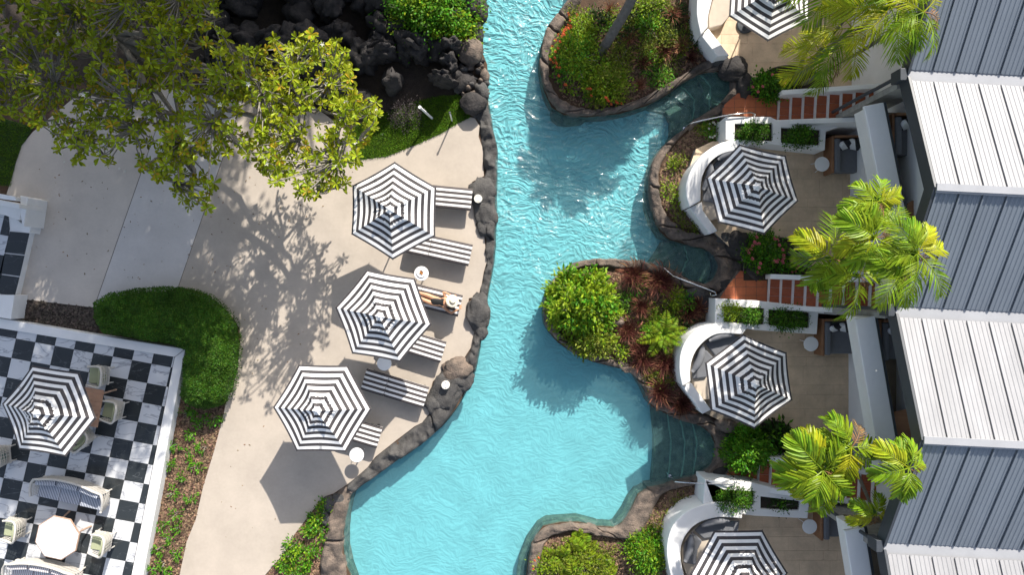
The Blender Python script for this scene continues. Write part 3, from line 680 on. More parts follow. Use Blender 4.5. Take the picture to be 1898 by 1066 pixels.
mb = MB(); mb.prism(PL([(-120, 360), (0, 376), (40, 386), (36, 408), (0, 396), (-120, 386)], .7), -.01, .7); mb.build('step', white_m, pl_, bevel=.02)

# ------------------------------------------------------------------ umbrellas
def uvmesh(me, uvs):
    lay = me.uv_layers.new(name='UVMap'); buf = np.zeros(len(me.loops)*2, np.float32); vi = np.zeros(len(me.loops), np.int32)
    me.loops.foreach_get('vertex_index', vi); u = np.asarray(uvs, np.float32)[vi]; lay.data.foreach_set('uv', u.ravel())
def make_canopy_meshes(seed):
    rnd = random.Random(seed)
    def cone(t0, t1, rim, apex, rad, ruf, nt_, ns=10, lift=0.):
        V = []; U = []; F = []
        for r in range(nt_+1):
            t = t0+(t1-t0)*r/nt_
            for k in range(6):
                A = Vector((math.cos(k*math.pi/3), math.sin(k*math.pi/3), 0))*rad; B = Vector((math.cos((k+1)*math.pi/3), math.sin((k+1)*math.pi/3), 0))*rad
                for s in range(ns):
                    q = s/ns; p = A.lerp(B, q)*t
                    p *= 1-math.sin(math.pi*q)*(.012+.055*(1-t))
                    z = apex-(apex-rim)*(t**.93)-.075*math.sin(math.pi*q)*math.sin(math.pi*min(1, t*.9))
                    z += lift
                    if ruf and r >= nt_-1:
                        z += .018*math.sin(q*math.pi*8+k)+rnd.uniform(-.012, .012); p *= 1+.02*math.sin(q*25+k*2)
                    V.append((p.x, p.y, z)); U.append(((k+q)/6, t+(rnd.uniform(-.008, .008) if ruf else 0)))
        W_ = 6*ns
        for r in range(nt_):
            for a in range(W_):
                b = (a+1) % W_; F.append((r*W_+a, (r+1)*W_+a, (r+1)*W_+b, r*W_+b))
        mb = MB(); mb.add(V, F); me = mb.mesh('canopy', umb_m, smooth=False); uvmesh(me, U); return me
    return cone(.27, 1, 0, .50, 1.45, 0, 14), cone(.03, .36, 0, .52, 1.45, 1, 6, lift=.055)
def make_umbrella(name_lab, rot_seed=1):
    root = empty('umbrella', (0, 0, 0))
    cm, vm = make_canopy_meshes(rot_seed)
    can = bpy.data.objects.new('canopy', cm); can.location = (0, 0, 2.1); link(can, root)
    ven = bpy.data.objects.new('vent_cap', vm); ven.location = (0, 0, 2.1); link(ven, root)
    for k in range(6):
        a = k*math.pi/3; mb = MB()
        mb.tube([(0.05*math.cos(a), .05*math.sin(a), 2.54), (.75*math.cos(a), .75*math.sin(a), 2.305), (1.46*math.cos(a), 1.46*math.sin(a), 2.075)], .011, 5)
        mb.tube([(.05*math.cos(a), .05*math.sin(a), 1.7), (.7*math.cos(a), .7*math.sin(a), 2.30)], .009, 5)
        mb.build('rib', pole_m, root)
    mb = MB(); mb.tube([(0, 0, .02), (0, 0, 2.6)], .024, 10); mb.build('pole', pole_m, root)
    mb = MB(); mb.lathe([(.30, 0), (.30, .05), (.27, .07), (.06, .09), (.05, .30), (0, .30)], 24); mb.build('base', charcoal, root)
    mb = MB(); mb.lathe([(.05, 2.635), (.055, 2.655), (.03, 2.675), (.022, 2.71), (0, 2.72)], 12); mb.build('finial', white_paint, root)
    # tie strap near one edge of the canopy
    a = math.pi/3*.5; mb = MB(); t = .86
    for dq in (-.02, .02):
        x0, y0 = 1.18*math.cos(a+dq), 1.18*math.sin(a+dq); x1, y1 = .98*math.cos(a+dq), .98*math.sin(a+dq)
        mb.tube([(x0, y0, 2.125), (x1, y1, 2.19)], .006, 4)
    mb.build('tie_strap', pole_m, root)
    return root
UMB = [
 ([(738, 294), (815, 341), (813, 433), (732, 476), (656, 429), (659, 340)], 0, 'striped umbrella at the top of the deck, over the two loungers nearest the lawn'),
 ([(683, 503), (772, 513.5), (803, 602), (744, 671), (655, 658), (624, 571)], 0, 'striped umbrella over the sunbathing woman, middle one on the deck'),
 ([(555.5, 681.5), (649, 682), (693, 764), (644, 842), (554, 842), (509, 763)], 0, 'striped umbrella at the foot of the deck casting its full hexagonal shadow on bare concrete'),
 ([(63, 685), (155, 693.5), (185, 778), (129, 848), (37.5, 837.5), (4, 756.5)], TZ, 'shaded striped umbrella standing on the checkered marble terrace'),
 ([(1374, 619), (1456, 655), (1466, 743), (1397, 794), (1314, 762), (1302, 674)], .3, 'striped umbrella on the third stone terrace beside the bench with two grey bolsters'),
 ([(1379, 267), (1465, 291), (1486, 376), (1424, 434), (1338, 412), (1319, 325)], .3, 'striped umbrella on the second stone terrace above the pink flowers'),
 ([(1432, -92), (1502, -45), (1498, 41), (1425.5, 80), (1349.5, 35), (1356, -55)], .3, 'striped umbrella cut off by the top edge of the picture'),
 ([(1276, 1070), (1319, 994), (1409, 989), (1458, 1065), (1415, 1150), (1325, 1150)], .3, 'striped umbrella cut off by the bottom edge of the picture'),
]
proto = make_umbrella('u')
for i, (pts, z0, lab) in enumerate(UMB):
    pz = [Vector((*XY(x, y, 2.1+z0), 0)) for x, y in pts]; cpt = sum(pz, Vector())/6
    rad = sum((p-cpt).length for p in pz)/6
    ang = math.atan2((pz[0]-cpt).y, (pz[0]-cpt).x)
    o = proto if i == 0 else copy_tree(proto)
    o.location = (cpt.x, cpt.y, z0); s = rad/1.45; o.scale = (s, s, 1); o.rotation_euler = (R(1.2*((i*37) % 5-2)), R(1.2*((i*53) % 5-2)), ang+(0 if i not in (1, 2, 5) else math.pi/3*(i)))
    tag(o, lab, 'umbrella', 'black and white striped umbrellas')

# ------------------------------------------------------------------ sun loungers
def make_lounger(back=0.):
    root = empty('sun_lounger')
    L, W_ = 2.06, .70
    hinge = .72 if not back else -.72
    def pad(x0, x1, name, tilt=0., px=0.):
        nx = max(4, int((x1-x0)/.08)); ny = 18; V = []; U = []; F = []
        def zz(u, v): return .455-.035*(abs(2*v-1)**8)-.03*(abs(2*u-1)**24)+.006*noise.noise(Vector((u*5+x0, v*3, 0)))
        for a in range(nx+1):
            u = a/nx; x = x0+(x1-x0)*u
            for b in range(ny+1):
                v = b/ny; V.append((x, (v-.5)*W_, zz(u, v))); U.append((u, 2*v+ .0))
        n1 = ny+1
        for a in range(nx):
            for b in range(ny): F.append((a*n1+b, (a+1)*n1+b, (a+1)*n1+b+1, a*n1+b+1))
        # skirt
        base = len(V); ring = [a*n1 for a in range(nx+1)]+[nx*n1+b for b in range(1, n1)]+[a*n1+ny for a in range(nx-1, -1, -1)]+[b for b in range(ny-1, 0, -1)]
        for r in ring: x, y, z = V[r]; V.append((x, y, .36)); U.append((0, .1))
        for q in range(len(ring)):
            q2 = (q+1) % len(ring); F.append((ring[q2], ring[q], base+q, base+q2))
        F.append(tuple(base+q for q in range(len(ring))))
        mb = MB(); mb.add(V, F); me = mb.mesh(name, lounge_m, smooth=False); uvmesh(me, U)
        o = bpy.data.objects.new(name, me); link(o, root); return o
    pad(-L/2, -L/2+.74, 'back_cushion'); pad(-L/2+.755, L/2, 'seat_cushion')
    mb = MB(); mb.box(-L/2+.02, L/2-.02, -W_/2+.01, W_/2-.01, .29, .35); mb.build('frame', pole_m, root, bevel=.01)
    for x in (-.85, .85):
        for y in (-.29, .29):
            mb = MB(); mb.box(x-.025, x+.025, y-.02, y+.02, 0, .29); mb.build('leg', pole_m, root)
    return root
LG = [  # centre of right end (px), direction pixel vector to the left end
 ((874, 370), 5.5, 'striped lounger nearest the lawn, its foot half hidden by the top umbrella'),
 ((872, 473.5), 12.3, 'striped lounger second from the top, with a grey shadow below it and a hinge line'),
 ((853, 567.5), 14.0, 'striped lounger with the woman in a black swimsuit lying on it'),
 ((821.4, 653.8), 17.2, 'striped lounger half under the middle umbrella, below the woman'),
 ((789.5, 738), 16.8, 'fully visible striped lounger half in the shade of an umbrella'),
 ((703, 812.5), 16.6, 'striped lounger of which only the end shows beside the lowest white table'),
]
lp = make_lounger()
lcent = []
for i, (e, ang, lab) in enumerate(LG):
    o = lp if i == 0 else copy_tree(lp)
    p = P(*e, .45); d = Vector((-math.cos(R(ang)), math.sin(R(ang)), 0)); cpt = p+d*1.03
    o.location = (cpt.x, cpt.y, 0); o.rotation_euler = (0, 0, math.atan2(d.y, d.x)+math.pi if i != 2 else math.atan2(d.y, d.x)+math.pi)
    tag(o, lab, 'sun lounger', 'black and white striped sun loungers'); lcent.append((cpt, d))

# ------------------------------------------------------------------ side tables, skimmer lids, plate
def side_table(px, py, z0, lab, h=.5, rot=0., ped=False):
    p = P(px, py, z0+h); t = empty('side_table', (p.x, p.y, z0), rot, label=lab, cat='side table', group='round white side tables')
    mb = MB(); mb.lathe([(0, h-.025), (.215, h-.025), (.228, h-.018), (.228, h-.004), (.222, h), (0, h)], 36); mb.build('table_top', white_paint, t, smooth=False)
    for k in range(3):
        a = k*2.094+.5; mb = MB(); mb.tube([(.09*math.cos(a), .09*math.sin(a), h-.02), (.17*math.cos(a), .17*math.sin(a), .01)], .011, 6); mb.build('leg', white_paint, t)
    return t
side_table(781, 507, 0, 'white side table between two loungers, with a plate of food on it')
side_table(712, 674, 0, 'white side table in shade under the lower edge of the middle umbrella')
side_table(661, 844, 0, 'sunlit white side table below the lowest umbrella, its round shadow on the deck')
side_table(1524, 304, .3, 'white side table beside the sofa on the second stone terrace')
side_table(1503.5, 638, .3, 'white side table beside the sofa on the third stone terrace')
side_table(1501, 977, .3, 'white side table beside the sofa on the lowest stone terrace')
pc = P(781, 505, .51); pt_ = empty('plate_of_food', (pc.x, pc.y, .502), label='white plate with orange and brown food on the side table near the woman', cat='plate')
mb = MB(); mb.lathe([(0, .0), (.10, .0), (.155, .022), (.16, .026), (.150, .026), (.10, .008), (0, .008)], 32); mb.build('plate', white_paint, pt_, smooth=True)
of = mat('orange_food', (.75, .30, .03), .5, 60, .5, island=.5); bf = mat('brown_food', (.22, .07, .02), .5, 60, .5, island=.5)
for nm, mm, cx, n in (('orange_food', of, -.01, 16), ('brown_food', bf, .01, 12)):
    mb = MB()
    for k in range(n):
        a = random.uniform(0, 6.3); r_ = random.uniform(0, .055); M4 = Matrix.Translation((cx+r_*math.cos(a), (-.02 if n == 16 else .02)+r_*math.sin(a), .018+random.uniform(0, .015)))@Matrix.Rotation(random.uniform(0, 3), 4, 'Z')@Matrix.Rotation(random.uniform(0, 1), 4, 'X')
        mb.box(-.016, .016, -.011, .011, -.007, .007, M4)
    mb.build(nm, mm, pt_)
for px, py, z, lab in [(886, 368, .37, 'round white skimmer lid set in the rock beside the top lounger'), (825.6, 714.5, .40, 'round white skimmer lid set in the rock below the lounger with the shadow across it')]:
    p = P(px, py, z); o = empty('skimmer_lid', (p.x, p.y, z-.03), label=lab, cat='skimmer lid')
    mb = MB(); mb.lathe([(.132, -.12), (.132, .02), (.125, .028), (0, .028)], 32); mb.build('lid', light_cush if False else mat('cream_plastic', (.72, .68, .60), .5), o)
    for s in (-1, 1):
        mb = MB(); mb.lathe([(.014, .0285), (.014, .031), (0, .031)], 10, Matrix.Translation((0, s*.085, 0))); mb.build('screw', pole_m, o)

# garden marker lamps
for (bx, by), (tx, ty), h, lab in [((801, 219), (779, 199), .9, 'leaning white garden lamp post in front of the dark grotto'), ((838, 224), (834, 209), .8, 'thin white garden lamp post at the edge of the lawn')]:
    b = P(bx, by, 0); t = P(tx, ty, h); o = empty('lamp_post', b, label=lab, cat='garden lamp')
    mb = MB(); mb.tube([(0, 0, 0), t-b], .04 if h == .9 else .025, 8); mb.build('post', white_paint, o)
    mb = MB(); mb.tube([(t-b), (t-b)+(t-b).normalized()*.05], .05 if h == .9 else .033, 10); mb.build('lamp_head', charcoal if h < .9 else white_paint, o)

# ------------------------------------------------------------------ terrace furniture (wicker)
def arm_chair():
    """faces -x locally, seat .62 wide; back curve on +x side"""
    root = empty('wicker_armchair')
    mb = MB(); mb.box(-.27, .21, -.25, .25, .33, .46); mb.build('seat_cushion', green_cush, root, bevel=.035)
    mb = MB(); mb.box(-.29, .27, -.29, .29, .24, .32); mb.build('seat_frame', wicker_m, root, bevel=.02)
    for x, y in ((-.26, -.26), (-.26, .26), (.24, -.24), (.24, .24)):
        mb = MB(); mb.tube([(x, y, 0), (x*.97, y*.97, .25)], .022, 6); mb.build('leg', wicker_m, root)
    def arc(t, out=0., z=0.):   # t 0..1 around from arm front left to right
        a = -math.pi/2*1.25+t*math.pi*1.25
        sp_ = lambda v: math.copysign(abs(v)**.55, v); x = .0+.27*sp_(math.cos(a))+out*math.cos(a); y = .29*sp_(math.sin(a))+out*math.sin(a)
        if abs(a) > math.pi/2: x = .0-(abs(a)-math.pi/2)*.55
        return Vector((x, y*1.02, z))
    mb = MB()
    def top(t): return .64+.20*max(0, math.sin(math.pi*t))**1.5
    mb.tube([arc(t/24, .07*math.sin(math.pi*t/24), top(t/24)) for t in range(25)], .034, 8); mb.build('back_rail', wicker_m, root, smooth=True)
    for k, f in enumerate((.4, .62, .82)):
        mb = MB(); mb.tube([arc(t/24, .07*math.sin(math.pi*t/24)*f*1.1, .26+(top(t/24)-.26)*f) for t in range(25)], .009, 5); mb.build('weave_rail', wicker_m, root)
    for k in range(31):
        t = k/30; mb = MB(); mb.tube([arc(t, 0, .26), arc(t, .07*math.sin(math.pi*t), top(t))], .011, 4); mb.build('slat', wicker_m, root)
    # padded back
    V = []; F = []; n = 16
    for a in range(n+1):
        t = .2+.6*a/n
        for z, o_ in ((.44, -.03), (.58, -.045), (top(t)-.05, .01)): V.append(arc(t, o_-.01, z))
    for a in range(n):
        for b in range(2): F.append((a*3+b, (a+1)*3+b, (a+1)*3+b+1, a*3+b+1))
    mb = MB(); mb.add(V, F); bo = mb.build('back_cushion', green_cush, root, smooth=True)
    md = bo.modifiers.new('t', 'SOLIDIFY'); md.thickness = .05; md.offset = -1
    return root
def place(o, px, py, z0, zr, ang_img, lab, cat, grp=None):
    """ang_img: direction the back points to, in image degrees (0 right, 90 down)"""
    p = P(px, py, z0+zr); o.location = (p.x, p.y, z0); o.rotation_euler = (0, 0, -R(ang_img)); tag(o, lab, cat, grp)
ch = arm_chair()
CH = [(181, 697, 5, 'wicker armchair with sage cushion above the wooden table, nearest the hedge corner'), (207, 761, 12, 'wicker armchair with sage cushion to the right of the wooden table'), (150, 812, 50, 'wicker armchair mostly hidden under the lower right edge of the terrace umbrella'), (24, 981, 8, 'wicker armchair left of the octagonal table, at the left edge'), (185, 1007, 10, 'sunlit wicker armchair to the right of the octagonal table')]
for i, (x, y, a, lab) in enumerate(CH):
    o = ch if i == 0 else copy_tree(ch)
    place(o, x, y, TZ, .45, a, lab, 'armchair', 'wicker armchairs on the checkered terrace')
tq = mat('teal_leaf_cushion', (.03, .10, .095), .85, 25, .3, col2=(.5, .55, .5), scale=None) if False else mat('teal_leaf_cushion', (.03, .10, .095), .85, 14., .3, col2=(.30, .38, .34))
o = copy_tree(ch); place(o, -4, 846, TZ, .45, -5, 'wicker chair with a dark teal patterned cushion cut off by the left edge', 'armchair')
for c_ in o.children:
    if 'cushion' in c_.name:
        c_.data = c_.data.copy(); c_.data.materials[0] = tq
def sofa():
    root = empty('wicker_sofa'); W2 = 1.12
    cm = MB()
    for k in range(3):
        x0 = -1.02+.68*k; nx = 10; V = []; U = []; F = []
        mb = MB(); mb.box(x0+.006, x0+.674, -.34, .22, .34, .47); me = mb.mesh('seat_cushion', navy_m, bevel=.03)
        U = [(v.co.x, v.co.y) for v in me.vertices]; uvmesh(me, U); o = bpy.data.objects.new('seat_cushion', me); link(o, root)
        xc = x0+.34; yb = .26-.10*(abs(xc)/1.0)**2; a = -.18*xc/.68
        mb = MB(); M4 = Matrix.Translation((xc, yb, .60))@Matrix.Rotation(a, 4, 'Z')@Matrix.Rotation(R(-16), 4, 'X')
        mb.box(-.33, .33, -.09, .09, -.17, .17); me = mb.mesh('back_cushion', navy_m, bevel=.06, bseg=3) if False else mb.mesh('back_cushion', navy_m, bevel=.06)
        U = [(v.co.x, v.co.y) for v in me.vertices]; uvmesh(me, U); me.transform(M4); o = bpy.data.objects.new('back_cushion', me); link(o, root)
    mb = MB(); mb.box(-1.06, 1.06, -.36, .26, .22, .33); mb.build('seat_frame', wicker_m, root, bevel=.02)
    for x, y in ((-1, -.3), (1, -.3), (-.98, .2), (.98, .2)):
        mb = MB(); mb.tube([(x, y, 0), (x, y, .24)], .026, 6); mb.build('leg', wicker_m, root)
    def arc(t, z, out=0):
        s = 2*t-1
        if abs(s) > .78:
            q = (abs(s)-.78)/.22; x = math.copysign(1.08+.03*math.sin(q*3)+out*.6, s); y = .18-.50*q
        else:
            x = s/.78*1.08; y = .40-.20*(abs(s)/.78)**2.2+out
        return Vector((x, y, z))
    def top(t):
        s = abs(2*t-1); return .84-.22*max(0, (s-.6)/.4)
    n = 60
    mb = MB(); mb.tube([arc(k/n, top(k/n), .06) for k in range(n+1)], .036, 8); mb.build('back_rail', wicker_m, root, smooth=True)
    for f in (.35, .6, .82):
        mb = MB(); mb.tube([arc(k/n, .26+(top(k/n)-.26)*f, .06*f) for k in range(n+1)], .010, 5); mb.build('weave_rail', wicker_m, root)
    for k in range(92):
        t = k/91; mb = MB(); mb.tube([arc(t, .26, 0), arc(t, top(t), .06)], .011, 4); mb.build('slat', wicker_m, root)
    return root
sf = sofa(); p = P(132, 914, TZ+.45); sf.location = (p.x, p.y, TZ); sf.rotation_euler = (0, 0, -R(13)); tag(sf, 'curved wicker sofa with navy pinstriped cushions above the octagonal table', 'sofa', 'wicker sofas')
s2 = copy_tree(sf); p = P(82, 1066, TZ+.45); s2.location = (p.x, p.y, TZ); s2.rotation_euler = (0, 0, -R(9)); tag(s2, 'sunlit wicker sofa with pale pinstripes cut off by the bottom edge', 'sofa', 'wicker sofas')
pale_pin = stripe_mat('pale_pinstripe', .06, .35, (.72, .71, .70), (.30, .22, .22), axis=0)
for c_ in s2.children:
    if 'cushion' in c_.name: c_.data = c_.data.copy(); c_.data.materials[0] = pale_pin
# octagonal table
p = P(106, 998, TZ+.75); ot = empty('octagonal_table', (p.x, p.y, TZ), R(10), label='octagonal table with a white top and pale wooden rim on the checkered terrace', cat='table')
mb = MB(); mb.lathe([(0, .70), (.70, .70), (.70, .745), (0, .745)], 8); mb.build('rim', wood_l, ot, bevel=.006)
mb = MB(); mb.lathe([(0, .746), (.665, .746), (.665, .756), (0, .756)], 8); mb.build('table_top', white_paint, ot)
for k in range(8):
    a = k*math.pi/4; mb = MB()
    mb.tube([(.62*math.cos(a), .62*math.sin(a), .70), (.50*math.cos(a), .50*math.sin(a), .35), (.60*math.cos(a), .60*math.sin(a), 0)], .03, 6)
    if k % 2 == 0: mb.build('leg', wood_l, ot)
p = P(150, 752, TZ+.72); wt_ = empty('wooden_table', (p.x, p.y, TZ), -R(10), label='round-cornered wooden table half hidden under the terrace umbrella', cat='table')
for k in range(9):
    x = -.52+k*.13; mb = MB(); mb.box(-.62, .62, x-.062+0, x+.062, .70, .73); mb.build('plank', wood_l if False else mat('warm_wood', (.42, .24, .15), .55, 5, .3), wt_, bevel=.004)
for x in (-.5, .5):
    for y in (-.45, .45):
        mb = MB(); mb.tube([(x*1.2, y*1.1, 0), (x*.9, y*.9, .70)], .03, 6); mb.build('leg', wood_l, wt_)

# ------------------------------------------------------------------ east side: stone terraces, benches, stairs, planters
E_DIR = Vector((.9987, -.05, 0)); D_STEP = Vector((-.31, -5.75, 0))
def terrace(px, idx):
    t = empty('stone_terrace', (0, 0, 0), kind='structure'); clip = PL(px, .3)
    xs = [p[0] for p in clip]; ys = [p[1] for p in clip]
    sheet('mortar_bed', clip, .288, joint_m if False else mat('mortar', (.30, .25, .19), .95), parent=t, kind='stuff')
    mb = MB(); mb.prism(clip, -.05, .28); mb.build('terrace_block', plaster_g, t)
    rnd = random.Random(idx); y = min(ys)-.2; row = 0; tw = [.45, .62, .82]; hh = [.30, .45, .30, .6]
    while y < max(ys)+.2:
        h = hh[row % 4]; x = min(xs)-.5-rnd.random()*.5
        while x < max(xs)+.3:
            w_ = rnd.choice(tw)*(1.2 if h > .5 else 1)
            q = clip_convex([(x+.003, y+.003), (x+w_-.003, y+.003), (x+w_-.003, y+h-.003), (x+.003, y+h-.003)], clip)
            if len(q) > 2 and area(q) > .01:
                mb = MB(); mb.prism(q, .285, .30+rnd.uniform(-.001, .001)); mb.build('tile', travertine, t)
            x += w_
        y += h; row += 1
terrace([(1293, -230), (1293, 20), (1300, 66), (1330, 104), (1400, 146), (1440, 158), (1730, 165), (1730, -230)], 1)
terrace([(1278, 310), (1290, 276), (1320, 262), (1730, 262), (1730, 512), (1500, 506), (1395, 500), (1330, 436), (1290, 390), (1276, 350)], 2)
terrace([(1262, 650), (1275, 622), (1310, 602), (1730, 602), (1730, 860), (1440, 852), (1405, 815), (1310, 768), (1264, 715)], 3)
terrace([(1238, 1010), (1255, 960), (1300, 938), (1730, 938), (1730, 1220), (1260, 1220), (1240, 1100)], 4)

def bench(outer, inner, tail, cush, pills, lab, zt=1.05):
    r = empty('curved_bench', (0, 0, 0), label=lab, cat='bench wall')
    oo = PL(smooth_line(outer, 2), zt); ii = PL(smooth_line(inner, 2), zt)
    mb = MB(); mb.prism(oo+ii[::-1], -.02, zt); mb.build('wall', white_m, r, bevel=.03)
    if tail:
        mb = MB(); mb.prism(PL(tail, .8), -.02, .8); mb.build('low_wall', white_m, r, bevel=.02)
    seat = cush['seat']
    mb = MB(); mb.prism(PL(seat, .66), .3, .66); mb.build('seat', light_cush, r, bevel=.03)
    for q in cush['pads']:
        mb = MB(); mb.prism(PL(q, .76), .665, .76); mb.build('seat_cushion', grey_cush, r, bevel=.035)
    for (x0, y0), (x1, y1), rad in pills:
        a = P(x0, y0, .92); b = P(x1, y1, .92); n = 9; mb = MB(); mid = (a+b)/2; perp = Vector((-(b-a).y, (b-a).x, 0))*.08
        mb.tube([a.lerp(b, k/n)+perp*math.sin(math.pi*k/n)*cush.get('bend', 1) for k in range(n+1)], [rad*(.35+.65*min(1, 3.2*min(k/n, 1-k/n)+.15)) for k in range(n+1)], 12)
        mb.build('bolster', grey_cush, r, smooth=True)
bench([(1400, 259), (1352, 258), (1316, 273), (1288, 301), (1272, 334), (1271, 360), (1278, 384)], [(1380, 278), (1346, 281), (1324, 292), (1307, 312), (1299, 337), (1299, 372)],
      [(1278.5, 385), (1301, 374), (1303, 390), (1330, 428), (1316, 434)],
      {'seat': [(1376, 281), (1348, 284), (1326, 295), (1309, 315), (1301, 340), (1302, 390), (1316, 410), (1345, 400), (1340, 340), (1380, 320)], 'pads': [[(1376, 283), (1350, 286), (1330, 297), (1322, 306), (1345, 335), (1385, 315)], [(1318, 310), (1305, 332), (1303, 372), (1325, 375), (1340, 338)]]},
      [((1330, 296), (1366, 280), .11), ((1318, 304), (1303, 352), .12)], 'curved white bench wall with grey cushions on the second terrace')
bench([(1392, 601), (1335, 598), (1302, 603), (1274, 625), (1260, 656), (1259, 690), (1265, 716)], [(1376, 620), (1340, 618), (1322, 621), (1302, 635), (1286, 656), (1279, 683), (1280, 708)],
      [(1265.5, 717), (1282, 710), (1290, 722), (1318, 760), (1302, 768)],
      {'seat': [(1372, 622), (1340, 621), (1322, 624), (1304, 637), (1288, 658), (1281, 685), (1283, 712), (1300, 742), (1330, 740), (1330, 690), (1372, 650)], 'pads': [[(1371, 624), (1340, 623), (1323, 626), (1308, 637), (1330, 665), (1372, 650)], [(1303, 642), (1289, 660), (1283, 685), (1284, 703), (1310, 700), (1327, 668)]]},
      [((1314, 632), (1360, 621), .11), ((1303, 642), (1283, 690), .12)], 'curved white bench wall on the third terrace, beside the red grasses')
bench([(1376, 936), (1340, 930), (1310, 934), (1274, 946), (1248, 971), (1236, 1005), (1236, 1036), (1246, 1080), (1262, 1120)], [(1376, 962), (1350, 960), (1330, 959), (1293, 969), (1271, 991), (1261, 1016), (1262, 1045), (1275, 1090), (1285, 1110)],
      None,
      {'seat': [(1372, 966), (1330, 963), (1296, 972), (1274, 993), (1264, 1018), (1265, 1045), (1280, 1090), (1310, 1090), (1330, 1030), (1366, 995)], 'pads': [[(1371, 968), (1330, 966), (1298, 975), (1288, 984), (1305, 1000), (1340, 993), (1368, 992)], [(1284, 987), (1268, 1010), (1267, 1045), (1290, 1048), (1294, 1020), (1302, 1004)]]},
      [((1300, 976), (1352, 966), .11), ((1282, 992), (1270, 1042), .12)], 'curved white bench wall on the lowest terrace beside the ferns')
bench([(1305, -120), (1296, -60), (1292, 0), (1291, 28), (1299, 64)], [(1350, -120), (1330, -60), (1320, 0), (1312, 30), (1312, 50)],
      [(1299.5, 65), (1313, 52), (1352, 102), (1330, 104)],
      {'seat': [(1348, -118), (1331, -60), (1321, 0), (1313, 30), (1314, 52), (1338, 46), (1352, 30), (1390, -60)], 'pads': []},
      [], 'sunlit curved white bench wall of the top terrace')

def planter(top, holes, zt, lab, h0=-.02):
    r = empty('planter', (0, 0, 0), label=lab, cat='planter wall')
    polys = [PL(top, zt)]+[PL(h, zt) for h in holes]
    mb = MB(); flat = [p for q in polys for p in q]
    tri = tessellate_polygon([[Vector((p[0], p[1], 0)) for p in q] for q in polys])
    fs = []
    for t in tri:
        A, B, C = [flat[i] for i in t]
        if (B[0]-A[0])*(C[1]-A[1])-(C[0]-A[0])*(B[1]-A[1]) < 0: t = t[::-1]
        fs.append(tuple(t))
    vs = [(p[0], p[1], zt) for p in flat]+[(p[0], p[1], h0) for p in flat]; N_ = len(flat); b = 0
    for qi, q in enumerate(polys):
        n = len(q); ar = sum(q[i][0]*q[(i+1) % n][1]-q[(i+1) % n][0]*q[i][1] for i in range(n))
        for i in range(n):
            j = (i+1) % n; f = (b+i, b+j, b+j+N_, b+i+N_)
            fs.append(f if (ar < 0) == (qi == 0) else f[::-1])
        b += n
    mb.add(vs, fs); mb.build('planter_box', white_m, r, bevel=.018)
    for h in holes:
        sheet('soil_fill', PL([(x, y) for x, y in h], zt), zt-.10, mulch_dark, parent=r)
    return r
planter([(1345, 216), (1428, 216), (1440, 222), (1569, 216), (1566, 232), (1531, 243), (1529, 278), (1400, 264), (1352, 260), (1345, 258)], [[(1362, 229), (1432, 229), (1432, 261), (1362, 258)], [(1448, 236), (1521, 240), (1519, 269), (1448, 264)]], 1.0, 'white planter wall with two leafy troughs below the upper staircase')
planter([(1326, 553), (1400, 557), (1553, 574), (1552, 584), (1517, 581), (1514, 620), (1400, 612), (1325, 600)], [[(1342, 568), (1417, 572), (1416, 602), (1343, 597)], [(1425, 574), (1501, 580), (1500, 608), (1425, 603)]], 1.0, 'white planter wall with two troughs below the middle staircase, a lime bush in its corner')
planter([(1307, 890), (1390, 894), (1498, 920), (1500, 932), (1497, 962), (1400, 957), (1374, 954), (1303, 935)], [[(1324, 908), (1397, 912), (1397, 935), (1324, 934)], [(1410, 921), (1483, 930), (1481, 947), (1410, 944)]], 1.0, 'white planter wall with two troughs below the lowest staircase')

def sloped_wall(pa, pb, za, zb, th, name, m, parent):
    a = Vector((pa[0], pa[1], 0)); b = Vector((pb[0], pb[1], 0)); d = (b-a).normalized(); s = Vector((-d.y, d.x, 0))*th/2
    mb = MB(); mb.prism([tuple((a-s)[:2]), tuple((b-s)[:2]), tuple((b+s)[:2]), tuple((a+s)[:2])], -.02, [za, zb, zb, za]); return mb.build(name, m, parent, bevel=.02)
def stairs(x0, ytop, landing_px, lab, hi, lo):
    r = empty('staircase', (0, 0, 0), label=lab, cat='staircase', group=None)
    ex = E_DIR; sy = Vector((.05, .9987, 0)); W_ = .80
    o = Vector((x0, ytop-W_, 0))
    lp = PL(landing_px, .3)
    mb = MB(); mb.prism(lp, -.02, .29); mb.build('landing_base', joint_m, r)
    xs = [p[0] for p in lp]; ys = [p[1] for p in lp]; T = .335
    for i in range(8):
        for j in range(-4, 5):
            cx = x0-T*(i+1); cy = ytop-W_+j*T*.82
            q = clip_convex([(cx+.006, cy+.006), (cx+T-.006, cy+.006), (cx+T-.006, cy+T*.82-.006), (cx+.006, cy+T*.82-.006)], lp)
            if len(q) > 2 and area(q) > .004: mb = MB(); mb.prism(q, .28, .30); mb.build('tile', terracotta, r, bevel=.002)
    for k in range(11):
        z = .3+.165*(k+1); a = o+ex*(.315*k)
        M4 = Matrix.Translation(a)@Matrix.Rotation(math.atan2(ex.y, ex.x), 4, 'Z')
        mb = MB(); mb.box(0, .325, 0, W_, max(-.02, z-.5), z-.02, M4); mb.box(-.012, .0, 0, W_, z-.165, z-.003, M4); mb.build('riser', white_paint, r)
        for j in range(3):
            mb = MB(); mb.box(.012, .312, W_*j/3+.004, W_*(j+1)/3-.004, z-.019, z, M4); mb.build('tile', terracotta, r, bevel=.002)
    a = o+sy*(W_+.07)+ex*(-.1); b = a+ex*3.4
    sloped_wall(a, b, hi[0], hi[1], .15, 'side_wall', white_m, r)
    a = o-sy*.075+ex*(-.0); b = a+ex*3.4
    sloped_wall(a, b, lo[0], lo[1], .15, 'side_wall', white_m, r)
    return r
